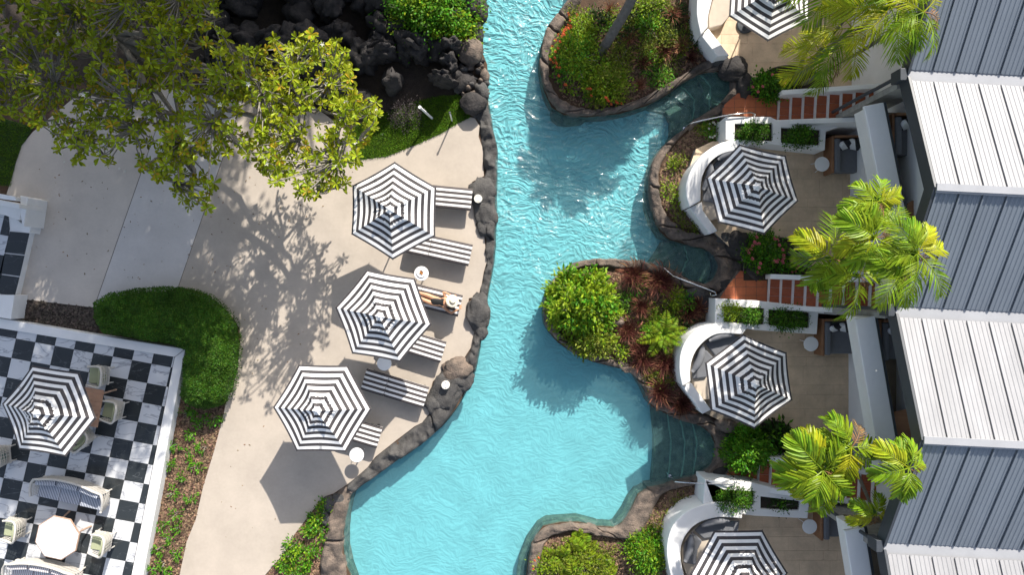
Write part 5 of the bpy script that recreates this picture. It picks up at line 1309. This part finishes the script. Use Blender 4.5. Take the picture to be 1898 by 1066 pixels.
# geraniums and bushes by the stairs
shrub('geranium', 'pink geranium at the foot of the upper staircase', 'geranium', 1428, 158, 34, 26, .5, L_green, z0=.3, nclump=50, per=22, size=.08, wid=.7, flowers=(F_pink, 6, .05, None), m2=L_hedge, f2=.5)
shrub('geranium', 'large geranium covered in pink flowers on the second terrace edge', 'geranium', 1417, 468, 40, 38, .6, L_green, z0=.3, nclump=70, per=22, size=.08, wid=.7, flowers=(F_pink, 26, .055, None), m2=L_hedge, f2=.5)
shrub('geranium', 'low geranium with few pink flowers under the middle palm', 'geranium', 1462, 492, 26, 15, .3, L_green, z0=.3, nclump=26, per=18, size=.07, wid=.7, flowers=(F_pink, 8, .04, None))
shrub('yellow_shrub', 'small yellow green variegated shrub at the foot of the top palm', 'shrub', 1470, 146, 16, 13, .3, L_lime, z0=.3, nclump=12, per=14, size=.07)
shrub('round_bush', 'round bright green bush beside the lower staircase', 'bush', 1387, 838, 46, 44, 1.1, L_green, z0=.2, nclump=150, per=30, size=.10, wid=.5, spread=.09, stems=10)
shrub('broad_leaf_plant', 'dark broad leaved plant in the semicircular bed behind the round bush', 'plant', 1440, 806, 36, 20, .5, L_dark, z0=.3, nclump=26, per=10, size=.22, wid=.4, m2=L_green, f2=.4)
# bottom bed
for x, y, r_, lab in [(1040, 1040, 44, 'lime sword fern at the left of the bottom bed'), (1085, 1030, 48, 'lime sword fern in the middle of the bottom bed'), (1062, 1075, 50, 'lime sword fern at the bottom edge of the bottom bed'), (1118, 1058, 46, 'lime sword fern at the right of the bottom bed'), (1072, 1000, 26, 'small lime fern nearest the tan rocks')]:
    fern(x, y, r_, .55, lab, n=14, wid=.17)
shrub('orange_shrub', 'yellow green shrub with orange tips at the left rim of the bottom bed', 'shrub', 1006, 1050, 20, 22, .4, L_lime, nclump=24, per=18, size=.09, flowers=(F_orange, 5, .04, (2, 4)))
shrub('green_shrub', 'leafy green shrub between the ferns and the lowest bench', 'shrub', 1203, 1028, 44, 42, .75, L_green, nclump=80, per=26, size=.10, m2=L_lime, f2=.5)
shrub('green_shrub', 'olive undergrowth shrub beneath the sword ferns', 'shrub', 1080, 1045, 70, 44, .4, L_olive, nclump=90, per=22, size=.09)
for x, y, r_ in [(1270, 930, 10), (1255, 940, 9), (1235, 955, 12), (1240, 975, 13), (1222, 985, 10), (1212, 972, 9)]:
    shrub('seedling', 'small plant dotted in the mulch beside the lowest bench', 'seedling', x, y, r_, r_, .22, L_olive, nclump=6, per=12, size=.08, stems=2, group='seedlings beside the lowest bench')

# ---- frangipani
def frangipani():
    OUT = [(-90, -90), (330, -90), (395, -20), (415, 60), (430, 90), (480, 95), (500, 72), (560, 62), (620, 62), (640, 90), (655, 130), (655, 165), (700, 182), (705, 230), (668, 285), (640, 350), (560, 368), (510, 345), (480, 310), (440, 280), (415, 300), (395, 330), (400, 360), (385, 395), (350, 385), (310, 340), (240, 305), (170, 312), (110, 282), (60, 240), (0, 212), (-90, 225)]
    base = P(250, 90, 0); r = empty('frangipani_tree', base, label='spreading frangipani tree with pale twisting branches, half shaded and half in bright sun', cat='tree')
    g = random.Random(21); tips = []
    cells = {}
    tries = 0
    while len(tips) < 1480 and tries < 140000:
        tries += 1
        q = sample_poly(OUT, 1)[0]
        z = g.uniform(2.9, 4.7)
        lit = q[0] > 400
        dens = .5+.5*noise.noise(Vector((q[0]/70, q[1]/70, 2)))*1.6
        if q[1] > 250 and q[0] < 250: dens *= .6
        if g.random() > dens+ (.35 if lit else .12): continue
        p = P(q[0], q[1], z)
        key = (round(p.x/.17), round(p.y/.17), round(z/.5))
        if key in cells: continue
        cells[key] = 1; tips.append(p)
    # branching: trunk > limbs > boughs > twigs
    def near(p, L_): return min(range(len(L_)), key=lambda i: (L_[i]-p).length)
    limbs = [P(x, y, z) for x, y, z in [(120, 20, 2.3), (60, 130, 2.4), (200, 180, 2.2), (330, 60, 2.3), (330, 220, 2.3), (470, 170, 2.6), (560, 200, 2.7), (580, 290, 2.6), (360, 320, 2.7), (170, 260, 2.5), (10, 0, 2.6)]]
    boughs = []
    while len(boughs) < 95:
        t = g.choice(tips); q = Vector((t.x, t.y, t.z-g.uniform(.5, .9)))
        if all((q-b).length > .38 for b in boughs): boughs.append(q)
        elif g.random() < .01: boughs.append(q)
    def kink(a, b, amt, n=5):
        out = [a]
        for i in range(1, n):
            t = i/n; p = a.lerp(b, t); p = p+Vector((g.uniform(-1, 1), g.uniform(-1, 1), g.uniform(-.6, .8)))*amt; out.append(p)
        out.append(b); return out
    tb = base
    hub = Vector((base.x+.1, base.y-.1, 1.3))
    mb = MB(); mb.tube([Vector((base.x, base.y, 0)), Vector((base.x+.05, base.y, .6)), hub], [.24, .19, .17], 10); o = mb.build('trunk', bark_m, r, smooth=True); o.location = -base
    for l_ in limbs:
        mb = MB(); mb.tube(kink(hub, l_, .18, 7), [.12, .11, .10, .09, .08, .075, .065, .06], 8); o = mb.build('limb', bark_m, r, smooth=True); o.location = -base
    mbs = {}
    for b in boughs:
        i = near(b, limbs); mb = mbs.setdefault(i, MB()); L_ = (b-limbs[i]).length; mb.tube(kink(limbs[i], b, .10*min(1, L_), 6), [.055, .048, .042, .038, .034, .030, .028], 6)
    for t in tips:
        i = near(t, boughs); j = near(boughs[i], limbs); mb = mbs.setdefault(j, MB()); mb.tube(kink(boughs[i], t, .05, 3), [.024, .02, .017, .015], 5)
    for mb in mbs.values(): o = mb.build('branches', bark_m, r, smooth=True); o.location = -base
    # rosette of leaves, shared meshes
    def rosette(seed, m, nl):
        q = np.random.default_rng(seed); V = []; F = []
        for k in range(nl):
            az = k*2.399+q.uniform(-.3, .3); el = q.uniform(.05, .85); L_ = q.uniform(.15, .25); wd = L_*.36
            d = Vector((math.cos(az)*math.cos(el), math.sin(az)*math.cos(el), math.sin(el))); s = Vector((-math.sin(az), math.cos(az), 0)); nn = s.cross(d)*-1
            b = len(V); st = .02
            prof = [(.0, .12), (.3, .62), (.62, 1.), (.86, .8), (1.0, .12)]
            for t, w_ in prof:
                cpt = d*(st+L_*t)-Vector((0, 0, 1))*L_*.28*t*t; fo = Vector((0, 0, 1))*.22*wd*w_
                V += [cpt-s*wd*.5*w_+fo, cpt, cpt+s*wd*.5*w_+fo]
            for i in range(len(prof)-1):
                a = b+i*3; F += [(a, a+3, a+4, a+1), (a+1, a+4, a+5, a+2)]
        mb = MB(); mb.add([tuple(v) for v in V], F); return mb
    variants = [rosette(i, L_frang, 7+i % 4) for i in range(8)]
    meshes = [v.mesh('leaf_rosette', L_frang if i != 7 else L_frang, smooth=False) for i, v in enumerate(variants)]
    ymesh = rosette(99, L_frang_y, 4).mesh('yellow_leaves', L_frang_y)
    order = sorted(range(len(tips)), key=lambda i: -tips[i].z)
    rest = MB()
    for n_, i in enumerate(order):
        t = tips[i]; away = Vector((t.x-boughs[near(t, boughs)].x, t.y-boughs[near(t, boughs)].y, 0)); rot = Matrix.Rotation(g.uniform(0, 6.28), 4, 'Z'); tilt = Matrix.Rotation(g.uniform(-.6, .6), 4, 'X')@Matrix.Rotation(g.uniform(-.6, .6), 4, 'Y')
        k = g.randrange(8); s = g.uniform(.68, 1.02); M4 = Matrix.Translation(t-base)@tilt@rot@Matrix.Scale(s, 4)
        if n_ < 290:
            o = bpy.data.objects.new('leaf_rosette', meshes[k]); o.matrix_world = M4; link(o, r); o.matrix_local = M4
        else:
            rest.add([M4@Vector(v) for v in variants[k].v], variants[k].f)
        if g.random() < .09:
            o = bpy.data.objects.new('yellow_leaves', ymesh); link(o, r); o.matrix_local = M4@Matrix.Translation((0, 0, .02))
    o = rest.build('foliage', L_frang, r, kind='stuff')
    fl = MB()
    for k in range(5):
        a = k*1.2566; fl.add([(0, 0, .0), (.035*math.cos(a-.45), .035*math.sin(a-.45), .018), (.065*math.cos(a), .065*math.sin(a), .02), (.035*math.cos(a+.45), .035*math.sin(a+.45), .012)], [(0, 1, 2, 3)])
    fm = fl.mesh('flower', F_white)
    for n_ in range(46):
        t = g.choice(tips); o = bpy.data.objects.new('flower', fm); link(o, r); o.matrix_local = Matrix.Translation(t-base+Vector((g.uniform(-.08, .08), g.uniform(-.08, .08), .13)))@Matrix.Rotation(g.uniform(-.5, .5), 4, 'X')@Matrix.Rotation(g.uniform(0, 6), 4, 'Z')@Matrix.Scale(g.uniform(.9, 1.3), 4)
    return r
frangipani()
# fallen blossoms on the deck
for i, (x, y) in enumerate([(300, 375), (340, 382), (222, 312), (232, 317), (518, 369), (102, 280), (115, 286), (708, 248), (120, 300)]):
    p = P(x, y, 0); o = empty('fallen_blossom', (p.x, p.y, .012), i*1.3, label='small white frangipani blossom fallen on the ground under the tree', cat='blossom', group='fallen white blossoms')
    fl = MB()
    for k in range(5):
        a = k*1.2566; fl.add([(0, 0, .004), (.03*math.cos(a-.45), .03*math.sin(a-.45), .012), (.06*math.cos(a), .06*math.sin(a), .002), (.03*math.cos(a+.45), .03*math.sin(a+.45), .008)], [(0, 1, 2, 3)])
    fl.build('petals', F_white, o)

# ---- palms
def frond_mesh(seed, L, leaf, width, nleaf, droop, m, wide=False):
    q = random.Random(seed); V = []; F = []; pts = []; x = z = 0.; el = 0.0; seg = 14
    for s in range(seg+1): pts.append(Vector((x, 0, z))); x += L/seg*math.cos(el); z += L/seg*math.sin(el); el -= droop/seg*(1+.6*s/seg)
    mb = MB(); mb.tube(pts, [.018*(1-.8*i/seg)+.003 for i in range(seg+1)], 5)
    for i in range(nleaf):
        t = .16+.84*i/(nleaf-1); f = t*seg; j = min(seg-1, int(f)); p = pts[j].lerp(pts[j+1], f-j); d = (pts[j+1]-pts[j]).normalized(); nn = Vector((-d.z, 0, d.x))
        ll = leaf*(math.sin(math.pi*min(1, .22+.72*t))**.8)*q.uniform(.85, 1.1); fa = R(62-32*t)+q.uniform(-.08, .08)
        for sd_ in (-1, 1):
            dr = d*math.cos(fa)+Vector((0, sd_, 0))*math.sin(fa)+nn*q.uniform(.05, .4); dr.normalize()
            wv = d.cross(dr).cross(dr).normalized(); w_ = width*q.uniform(.8, 1.15); b = len(mb.v); vs = []
            for k, (u, ww) in enumerate(((0, .35), (.35, 1), (.75, .85 if wide else .7), (1., .35 if wide else .04))):
                cpt = p+dr*ll*u-Vector((0, 0, 1))*ll*.42*u*u; cr = dr.cross(wv)*w_*.18*ww
                vs += [cpt-wv*w_*.5*ww+cr, cpt-cr*.6, cpt+wv*w_*.5*ww+cr]
            fs = []
            for k in range(3): a = k*3; fs += [(a, a+3, a+4, a+1), (a+1, a+4, a+5, a+2)]
            mb.add(vs, fs)
    return mb.mesh('frond', m)
PALM_A = [frond_mesh(i, 1.6, .58, .036, 25, 1.1+.2*(i % 3), L_palm if i not in (1, 3, 4) else L_palmy) for i in range(6)]
PALM_B = [frond_mesh(i+20, 1.25, .50, .085, 15, 1.0+.25*(i % 3), L_palm if i not in (0, 3) else L_palmy, wide=True) for i in range(6)]
dry_leaflet = mat('dry_palm_leaflet', (.30, .17, .06), .7, 4, .4, island=.4, trans=.2)
DRY = frond_mesh(71, 1.1, .4, .03, 18, 1.6, dry_leaflet)
def palm(base_px, z0, crowns, meshes, label, seed):
    g = random.Random(seed); b = P(*base_px, z0); r = empty('palm_tree', b, label=label, cat='palm tree')
    for ci, (cx, cy, h, fr, sc) in enumerate(crowns):
        c0 = P(cx, cy, h)-b; bb = Vector((g.uniform(-.15, .15), g.uniform(-.15, .15), 0)); mid = bb.lerp(c0, .5)+Vector((g.uniform(-.1, .1), g.uniform(-.1, .1), -.0))
        mb = MB(); mb.tube([bb, bb.lerp(mid, .5), mid, mid.lerp(c0, .6), c0], [.07, .055, .05, .045, .05], 9); mb.build('trunk', palm_bark, r, smooth=True)
        mb = MB(); mb.tube([c0-(c0-mid).normalized()*.5, c0], [.05, .06], 8); mb.build('crown_shaft', L_green, r, smooth=True)
        for k, (az_img, el) in enumerate(fr):
            az = -R(az_img)+g.uniform(-.1, .1); M4 = Matrix.Translation(c0)@Matrix.Rotation(az, 4, 'Z')@Matrix.Rotation(-R(el), 4, 'Y')@Matrix.Rotation(g.uniform(-.5, .5), 4, 'X')@Matrix.Scale(sc*g.uniform(.85, 1.1), 4)
            o = bpy.data.objects.new('frond' if k else 'dry_frond', meshes[g.randrange(6)] if k else DRY); link(o, r); o.matrix_local = M4
    return r
def ring(n, e0, e1, off=0, skip=()): return [(360*i/n+off, e0+(e1-e0)*((i*7) % n)/n) for i in range(n) if i not in skip]
palm((1480, 148), .3, [(1650, 10, 5.9, ring(9, 5, 55, 10), .95), (1580, 52, 4.6, ring(7, 0, 45, 30), .9), (1712, 22, 6.3, ring(7, 5, 45, 5), .7), (1535, 100, 3.2, ring(7, 0, 30, 40), .85), (1660, -80, 5.9, ring(12, 5, 50, 12), 1.0), (1560, -60, 5.2, ring(10, 5, 50, 12), 1.0)], PALM_A, 'tall feathery palm at the top beside the blue grey roof', 3)  # crowns above the frame are added to shade the second terrace umbrella
palm((1470, 478), .3, [(1545, 480, 4.6, ring(7, 0, 45, 15), .9), (1622, 440, 5.9, ring(9, 5, 50, 0), .85), (1592, 512, 4.8, ring(7, 0, 40, 35), .8), (1700, 470, 6.9, ring(9, 0, 40, 20), .72), (1622, 375, 6.0, ring(7, 15, 60, 30), .62), (1670, 505, 6.7, ring(8, 0, 45, 50), .62)], [PALM_A[0], PALM_B[1], PALM_A[2], PALM_B[2], PALM_B[4], PALM_B[3]], 'feathery yellow green palm over the middle staircase', 8)
palm((1452, 808), .3, [(1525, 872, 4.6, ring(11, 5, 45, 20), .95), (1578, 830, 4.8, ring(7, 10, 45, 300), .8), (1540, 910, 4.2, ring(7, 0, 35, 60), .8)], PALM_B, 'broad leaved palm over the lower staircase', 13)
palm((1560, 830), .3, [(1684, 868, 6.5, ring(8, 0, 40, 30), .66), (1622, 955, 4.6, ring(5, 0, 35, 80), .55)], PALM_B, 'smaller broad leaved palm against the lower blue grey roof slope', 19)
# leaning coconut trunk on the top island, crown far above the frame
b = P(1112, 98, 0); r = empty('coconut_palm', b, label='leaning grey palm trunk rising from the top island out of the picture', cat='palm tree')
tp = [Vector((0, 0, 0)), Vector((.2, .25, .35)), Vector((.62, .85, 1.2)), Vector((1.15, 1.75, 2.4)), Vector((1.8, 3.1, 3.7)), Vector((2.5, 4.75, 5.0))]
mb = MB(); mb.tube(resample([tuple(v) for v in tp], 60), [.15-.04*i/60+.012*(i % 2) for i in range(60)], 12); mb.build('trunk', palm_bark, r, smooth=False)
cf = [frond_mesh(i+50, 1.85, .7, .075, 40, 1.3, L_palm) for i in range(3)]
for k in range(26):
    o = bpy.data.objects.new('frond', cf[k % 3]); link(o, r); o.matrix_local = Matrix.Translation(tp[-1])@Matrix.Rotation(k*2.4, 4, 'Z')@Matrix.Rotation(-R(10+(k*17) % 50), 4, 'Y')

# ---- tall shade trees north-west of the frame (they cast the shade over the terrace and grotto)
def shade_tree(x0, x1, y0, y1, z0, z1, base, label, n, seed, keep=None):
    g = np.random.default_rng(seed); r = empty('shade_tree', base, label=label, cat='tree'); bx, by, _ = base
    cx, cy = (x0+x1)/2, (y0+y1)/2; pos = []
    ncl = n//60
    for i in range(ncl):
        for _t in range(400):
            a, b_ = g.uniform(-1, 1, 2)
            px_, py_ = cx+a*(x1-x0)/2, cy+b_*(y1-y0)/2
            if keep(px_, py_): break
        c_ = np.array([px_-bx, py_-by, g.uniform(z0, z1)]); pos.append(c_+g.normal(0, .42, (60, 3))*[1, 1, .5])
    pos = np.concatenate(pos); m_ = len(pos); V, F = leaf_arrays(pos, np.c_[g.normal(0, 1, (m_, 2)), g.uniform(-.5, .8, m_)], g.uniform(.18, .34, m_), wid=.5)
    leaf_obj('crown', V, F, L_hedge, r)
    mb = MB(); mb.tube([(0, 0, 0), (.1, 0, 3), (0, .1, z0)], [.4, .32, .25], 10)
    for i in range(12):
        a = i*.52; mb.tube([(0, 0, z0*.6), ((x1-x0)*.2*math.cos(a)+(cx-bx)*.5, (y1-y0)*.2*math.sin(a)+(cy-by)*.5, z0*.9), ((x1-x0)*.4*math.cos(a)+cx-bx, (y1-y0)*.4*math.sin(a)+cy-by, z0+.5)], [.16, .1, .04], 7)
    mb.build('trunk', bark_m, r)
def keep_poly(px, h=10.1):
    q = [((x-949)/57.5+h*.560, (533-y)/57.5+h*1.342) for x, y in px]
    return lambda x, y: pin((x, y), q)
shade_tree(-22, -3, 5, 28, 9.4, 10.8, (-10.5, 14.5, 0), 'tall tree north-west of the terrace shading it', 45000, 5,
           keep_poly([(-300, 130), (400, 130), (425, 300), (410, 420), (412, 520), (402, 620), (372, 700), (325, 760), (290, 830), (180, 890), (0, 930), (-300, 990)]))
shade_tree(-9, 3, 15, 28, 9.4, 10.8, (-3.5, 21, 0), 'tall tree north of the grotto shading the rocks', 16000, 6,
           keep_poly([(250, -120), (660, -120), (665, 90), (690, 150), (600, 190), (420, 185), (250, 150)]))

# ------------------------------------------------------------------ sunbathing woman
def skin_mesh(name, verts, edges, radii, m, parent, root=0, sub=2):
    me = bpy.data.meshes.new(name); me.from_pydata([tuple(v) for v in verts], edges, []); me.materials.append(m)
    o = bpy.data.objects.new(name, me); link(o, parent)
    md = o.modifiers.new('skin', 'SKIN'); lay = me.skin_vertices[0].data if me.skin_vertices else None
    if lay is None:
        bm = bmesh.new(); bm.from_mesh(me); bm.verts.layers.skin.verify(); bm.to_mesh(me); bm.free(); lay = me.skin_vertices[0].data
    for i, r_ in enumerate(radii):
        lay[i].radius = r_ if isinstance(r_, tuple) else (r_, r_); lay[i].use_root = (i == root)
    sb = o.modifiers.new('sub', 'SUBSURF'); sb.levels = sub; sb.render_levels = sub
    dg = bpy.context.evaluated_depsgraph_get(); dg.update(); ev = bpy.data.meshes.new_from_object(o.evaluated_get(dg))
    o.modifiers.clear(); o.data = ev; ev.polygons.foreach_set('use_smooth', [True]*len(ev.polygons))
    if not ev.materials: ev.materials.append(m)
    return o
def Wz(x, y, z): return P(720+x/6.66, 460+y/6.66, z)
MZ = .455
per = empty('person', Wz(600, 660, MZ), label='woman in a black swimsuit and wide straw hat lying on a striped lounger', cat='person')
pb = per.location.copy()
bv = [Wz(585, 655, MZ+.11), Wz(640, 662, MZ+.11), Wz(690, 672, MZ+.125), Wz(728, 680, MZ+.13), Wz(748, 684, MZ+.13), Wz(778, 690, MZ+.14),  # 0-5 pelvis waist chest neckbase neck head
      Wz(706, 612, MZ+.12), Wz(672, 540, MZ+.14), Wz(725, 562, MZ+.17), Wz(785, 588, MZ+.16),     # 6-9 upper arm (image top)
      Wz(690, 742, MZ+.12), Wz(775, 803, MZ+.10), Wz(830, 775, MZ+.13), Wz(872, 752, MZ+.14),     # 10-13 lower arm
      Wz(562, 618, MZ+.10), Wz(475, 582, MZ+.13), Wz(395, 560, MZ+.15), Wz(290, 520, MZ+.10), Wz(215, 500, MZ+.06), Wz(185, 490, MZ+.13),
      Wz(556, 690, MZ+.10), Wz(468, 655, MZ+.13), Wz(388, 618, MZ+.17), Wz(285, 570, MZ+.11), Wz(210, 545, MZ+.06), Wz(180, 536, MZ+.13)]
be = [(0, 1), (1, 2), (2, 3), (3, 4), (4, 5), (2, 6), (6, 7), (7, 8), (8, 9), (2, 10), (10, 11), (11, 12), (12, 13), (0, 14), (14, 15), (15, 16), (16, 17), (17, 18), (18, 19), (0, 20), (20, 21), (21, 22), (22, 23), (23, 24), (24, 25)]
br = [(.15, .10), (.125, .09), (.14, .095), (.09, .07), .05, .10, .052, .042, .036, .026, .052, .042, .036, .026, .088, .078, .058, .055, .038, .03, .088, .078, .058, .055, .038, .03]
o = skin_mesh('body', [v-pb for v in bv], be, br, skin_m, per)
for wrist, dr_, nm in ((Wz(785, 588, MZ+.16)-pb, Vector((1, -.25, -.15)), 'hand'), (Wz(872, 752, MZ+.14)-pb, Vector((.6, .75, -.1)), 'hand')):
    d = dr_.normalized(); s_ = Vector((-d.y, d.x, 0)).normalized(); vs = [wrist, wrist+d*.05]; ed = [(0, 1)]; rd = [.024, (.034, .016)]
    for k in range(5):
        q = len(vs); off = s_*(-.03+.02*k); ln = [.045, .062, .068, .062, .048][k] if k else .04
        if k == 0: vs += [wrist+d*.035+s_*-.034, wrist+d*.055+s_*-.055, wrist+d*.075+s_*-.06]
        else: vs += [wrist+d*.075+off*.8, wrist+d*(.075+ln*.55)+off*1.05+Vector((0, 0, .006)), wrist+d*(.075+ln)+off*1.15-Vector((0, 0, .008))]
        ed += [(1, q), (q, q+1), (q+1, q+2)]; rd += [.011, .009, .007]
    skin_mesh(nm, vs, ed, rd, skin_m, per, root=1, sub=1)
sw = [Wz(525, 655, MZ+.11), Wz(585, 655, MZ+.112), Wz(640, 662, MZ+.112), Wz(688, 671, MZ+.125)]
skin_mesh('swimsuit', [v-pb for v in sw+[Wz(702, 628, MZ+.16), Wz(700, 716, MZ+.16)]], [(0, 1), (1, 2), (2, 3), (3, 4), (3, 5)], [(.065, .075), (.163, .108), (.135, .098), (.130, .105), (.035, .03), (.035, .03)], black_cloth, per, root=1)
mb = MB(); mb.lathe([(.0, .02), (.075, .01), (.105, -.03), (.10, -.09), (.05, -.12), (0, -.13)], 20, Matrix.Translation(Wz(772, 715, MZ+.20)-pb)); mb.build('hair', hair_m, per, smooth=True)
# face: nose and mouth under the brim
hp = Wz(775, 690, MZ+.245)-pb
mb = MB(); mb.tube([hp+Vector((.01, 0, -.02)), hp+Vector((-.012, 0, .012)), hp+Vector((-.03, 0, -.012))], [.007, .012, .010], 8); mb.build('nose', skin_m, per, smooth=True)
lipm = mat('lips', (.42, .10, .08), .5); eyem = mat('eye', (.03, .02, .015), .3)
mb = MB(); mb.tube([hp+Vector((-.05, -.024, -.02)), hp+Vector((-.052, 0, -.012)), hp+Vector((-.05, .024, -.02))], [.004, .008, .004], 6); mb.build('mouth', lipm, per, smooth=True)
for s_ in (-1, 1):
    mb = MB(); mb.lathe([(.014, -.004), (.010, .004), (0, .006)], 10, Matrix.Translation(hp+Vector((.022, s_*.034, -.022)))); mb.build('eye', eyem, per, smooth=True)
hat_c = Wz(788, 655, MZ+.285)-pb; M4 = Matrix.Translation(hat_c)@Matrix.Rotation(R(20), 4, 'Y')@Matrix.Rotation(R(-14), 4, 'X')
mb = MB()
prof = [(.205, .0), (.205, .006), (.15, .010), (.098, .016), (.092, .07), (.075, .098), (.03, .098), (0, .09)]
mb.lathe(prof, 40, M4); hat = mb.build('straw_hat', straw_m, per, smooth=True)
mb = MB(); mb.lathe([(.0985, .018), (.102, .020), (.100, .040), (.096, .040)], 40, M4); mb.build('hat_band', mat('tan_band', (.42, .34, .24), .8), hat)

# mixed low planting that fills the two islands
gi = random.Random(77)
for poly, n_, lab, grp in (([(1040, 60), (1060, 20), (1285, 0), (1290, 75), (1318, 100), (1250, 140), (1190, 178), (1100, 192), (1050, 180), (1030, 130)], 34, 'low mixed green plant filling the gaps of the top island', 'low plants on the top island'),
                      ([(1150, 500), (1300, 555), (1300, 590), (1255, 640), (1250, 720), (1280, 755), (1225, 735), (1180, 672), (1110, 655), (1130, 560)], 16, 'low mixed green plant between the grasses of the middle island', 'low plants on the middle island')):
    for q in sample_poly(poly, n_):
        m_ = gi.choice([L_lime, L_green, L_olive, L_olive, L_dark])
        shrub('low_plant', lab, 'plant', q[0], q[1], gi.uniform(9, 22), gi.uniform(8, 20), gi.uniform(.18, .4), m_, nclump=gi.randint(8, 18), per=16, size=gi.uniform(.07, .11), wid=gi.choice([.25, .4, .5]), stems=3, group=grp, flowers=(F_orange, 3, .04, None) if q[0] < 1100 and q[1] < 200 else None)
# leaf litter on the deck and a few dropped leaves on the water's edge
pts = sample_poly([(60, 250), (640, 300), (700, 330), (560, 420), (400, 520), (200, 520), (60, 500)], 130)+sample_poly([(450, 560), (640, 560), (500, 1000), (380, 1000)], 30)
pos = np.array([[*XY(*q), .006] for q in pts]); nl = len(pos)
V, F = leaf_arrays(pos, np.c_[RNG.normal(0, 1, (nl, 2)), RNG.uniform(0, .15, nl)], RNG.uniform(.03, .09, nl), wid=.45, fold=-.1, droop=0)
leaf_obj('fallen_leaves', V, F, mat('dry_leaf', (.25, .15, .05), .8, 8, .5, island=.6), None, label='scattered dry leaves fallen on the deck under the frangipani', cat='leaf litter', kind='stuff')

# lighter strips along the edges of the entry steps and drifting leaves in the coves
for pts_, z_ in (([(1236, 768), (1244, 815), (1243, 850), (1237, 896)], -.375), ([(1261, 779), (1269, 815), (1268, 850), (1262, 890)], -.295), ([(1284, 786), (1291, 815), (1290, 850), (1284, 884)], -.195),
                 ([(1262, 160), (1288, 185), (1285, 220)], -.265), ([(1300, 140), (1317, 160), (1315, 203)], -.165), ([(1268, 456), (1275, 480), (1263, 506)], -.255)):
    mb = MB(); mb.tube([P(x+random.uniform(-1.5, 1.5), y, z_) for x, y in resample(pts_, 9)], [random.uniform(.018, .032) for _ in range(9)], 6)
    mb.build('pool_step_edge', mat('step_edge_stone', (.20, .27, .19), .7, 9, .5, .5, 40), kind='structure')
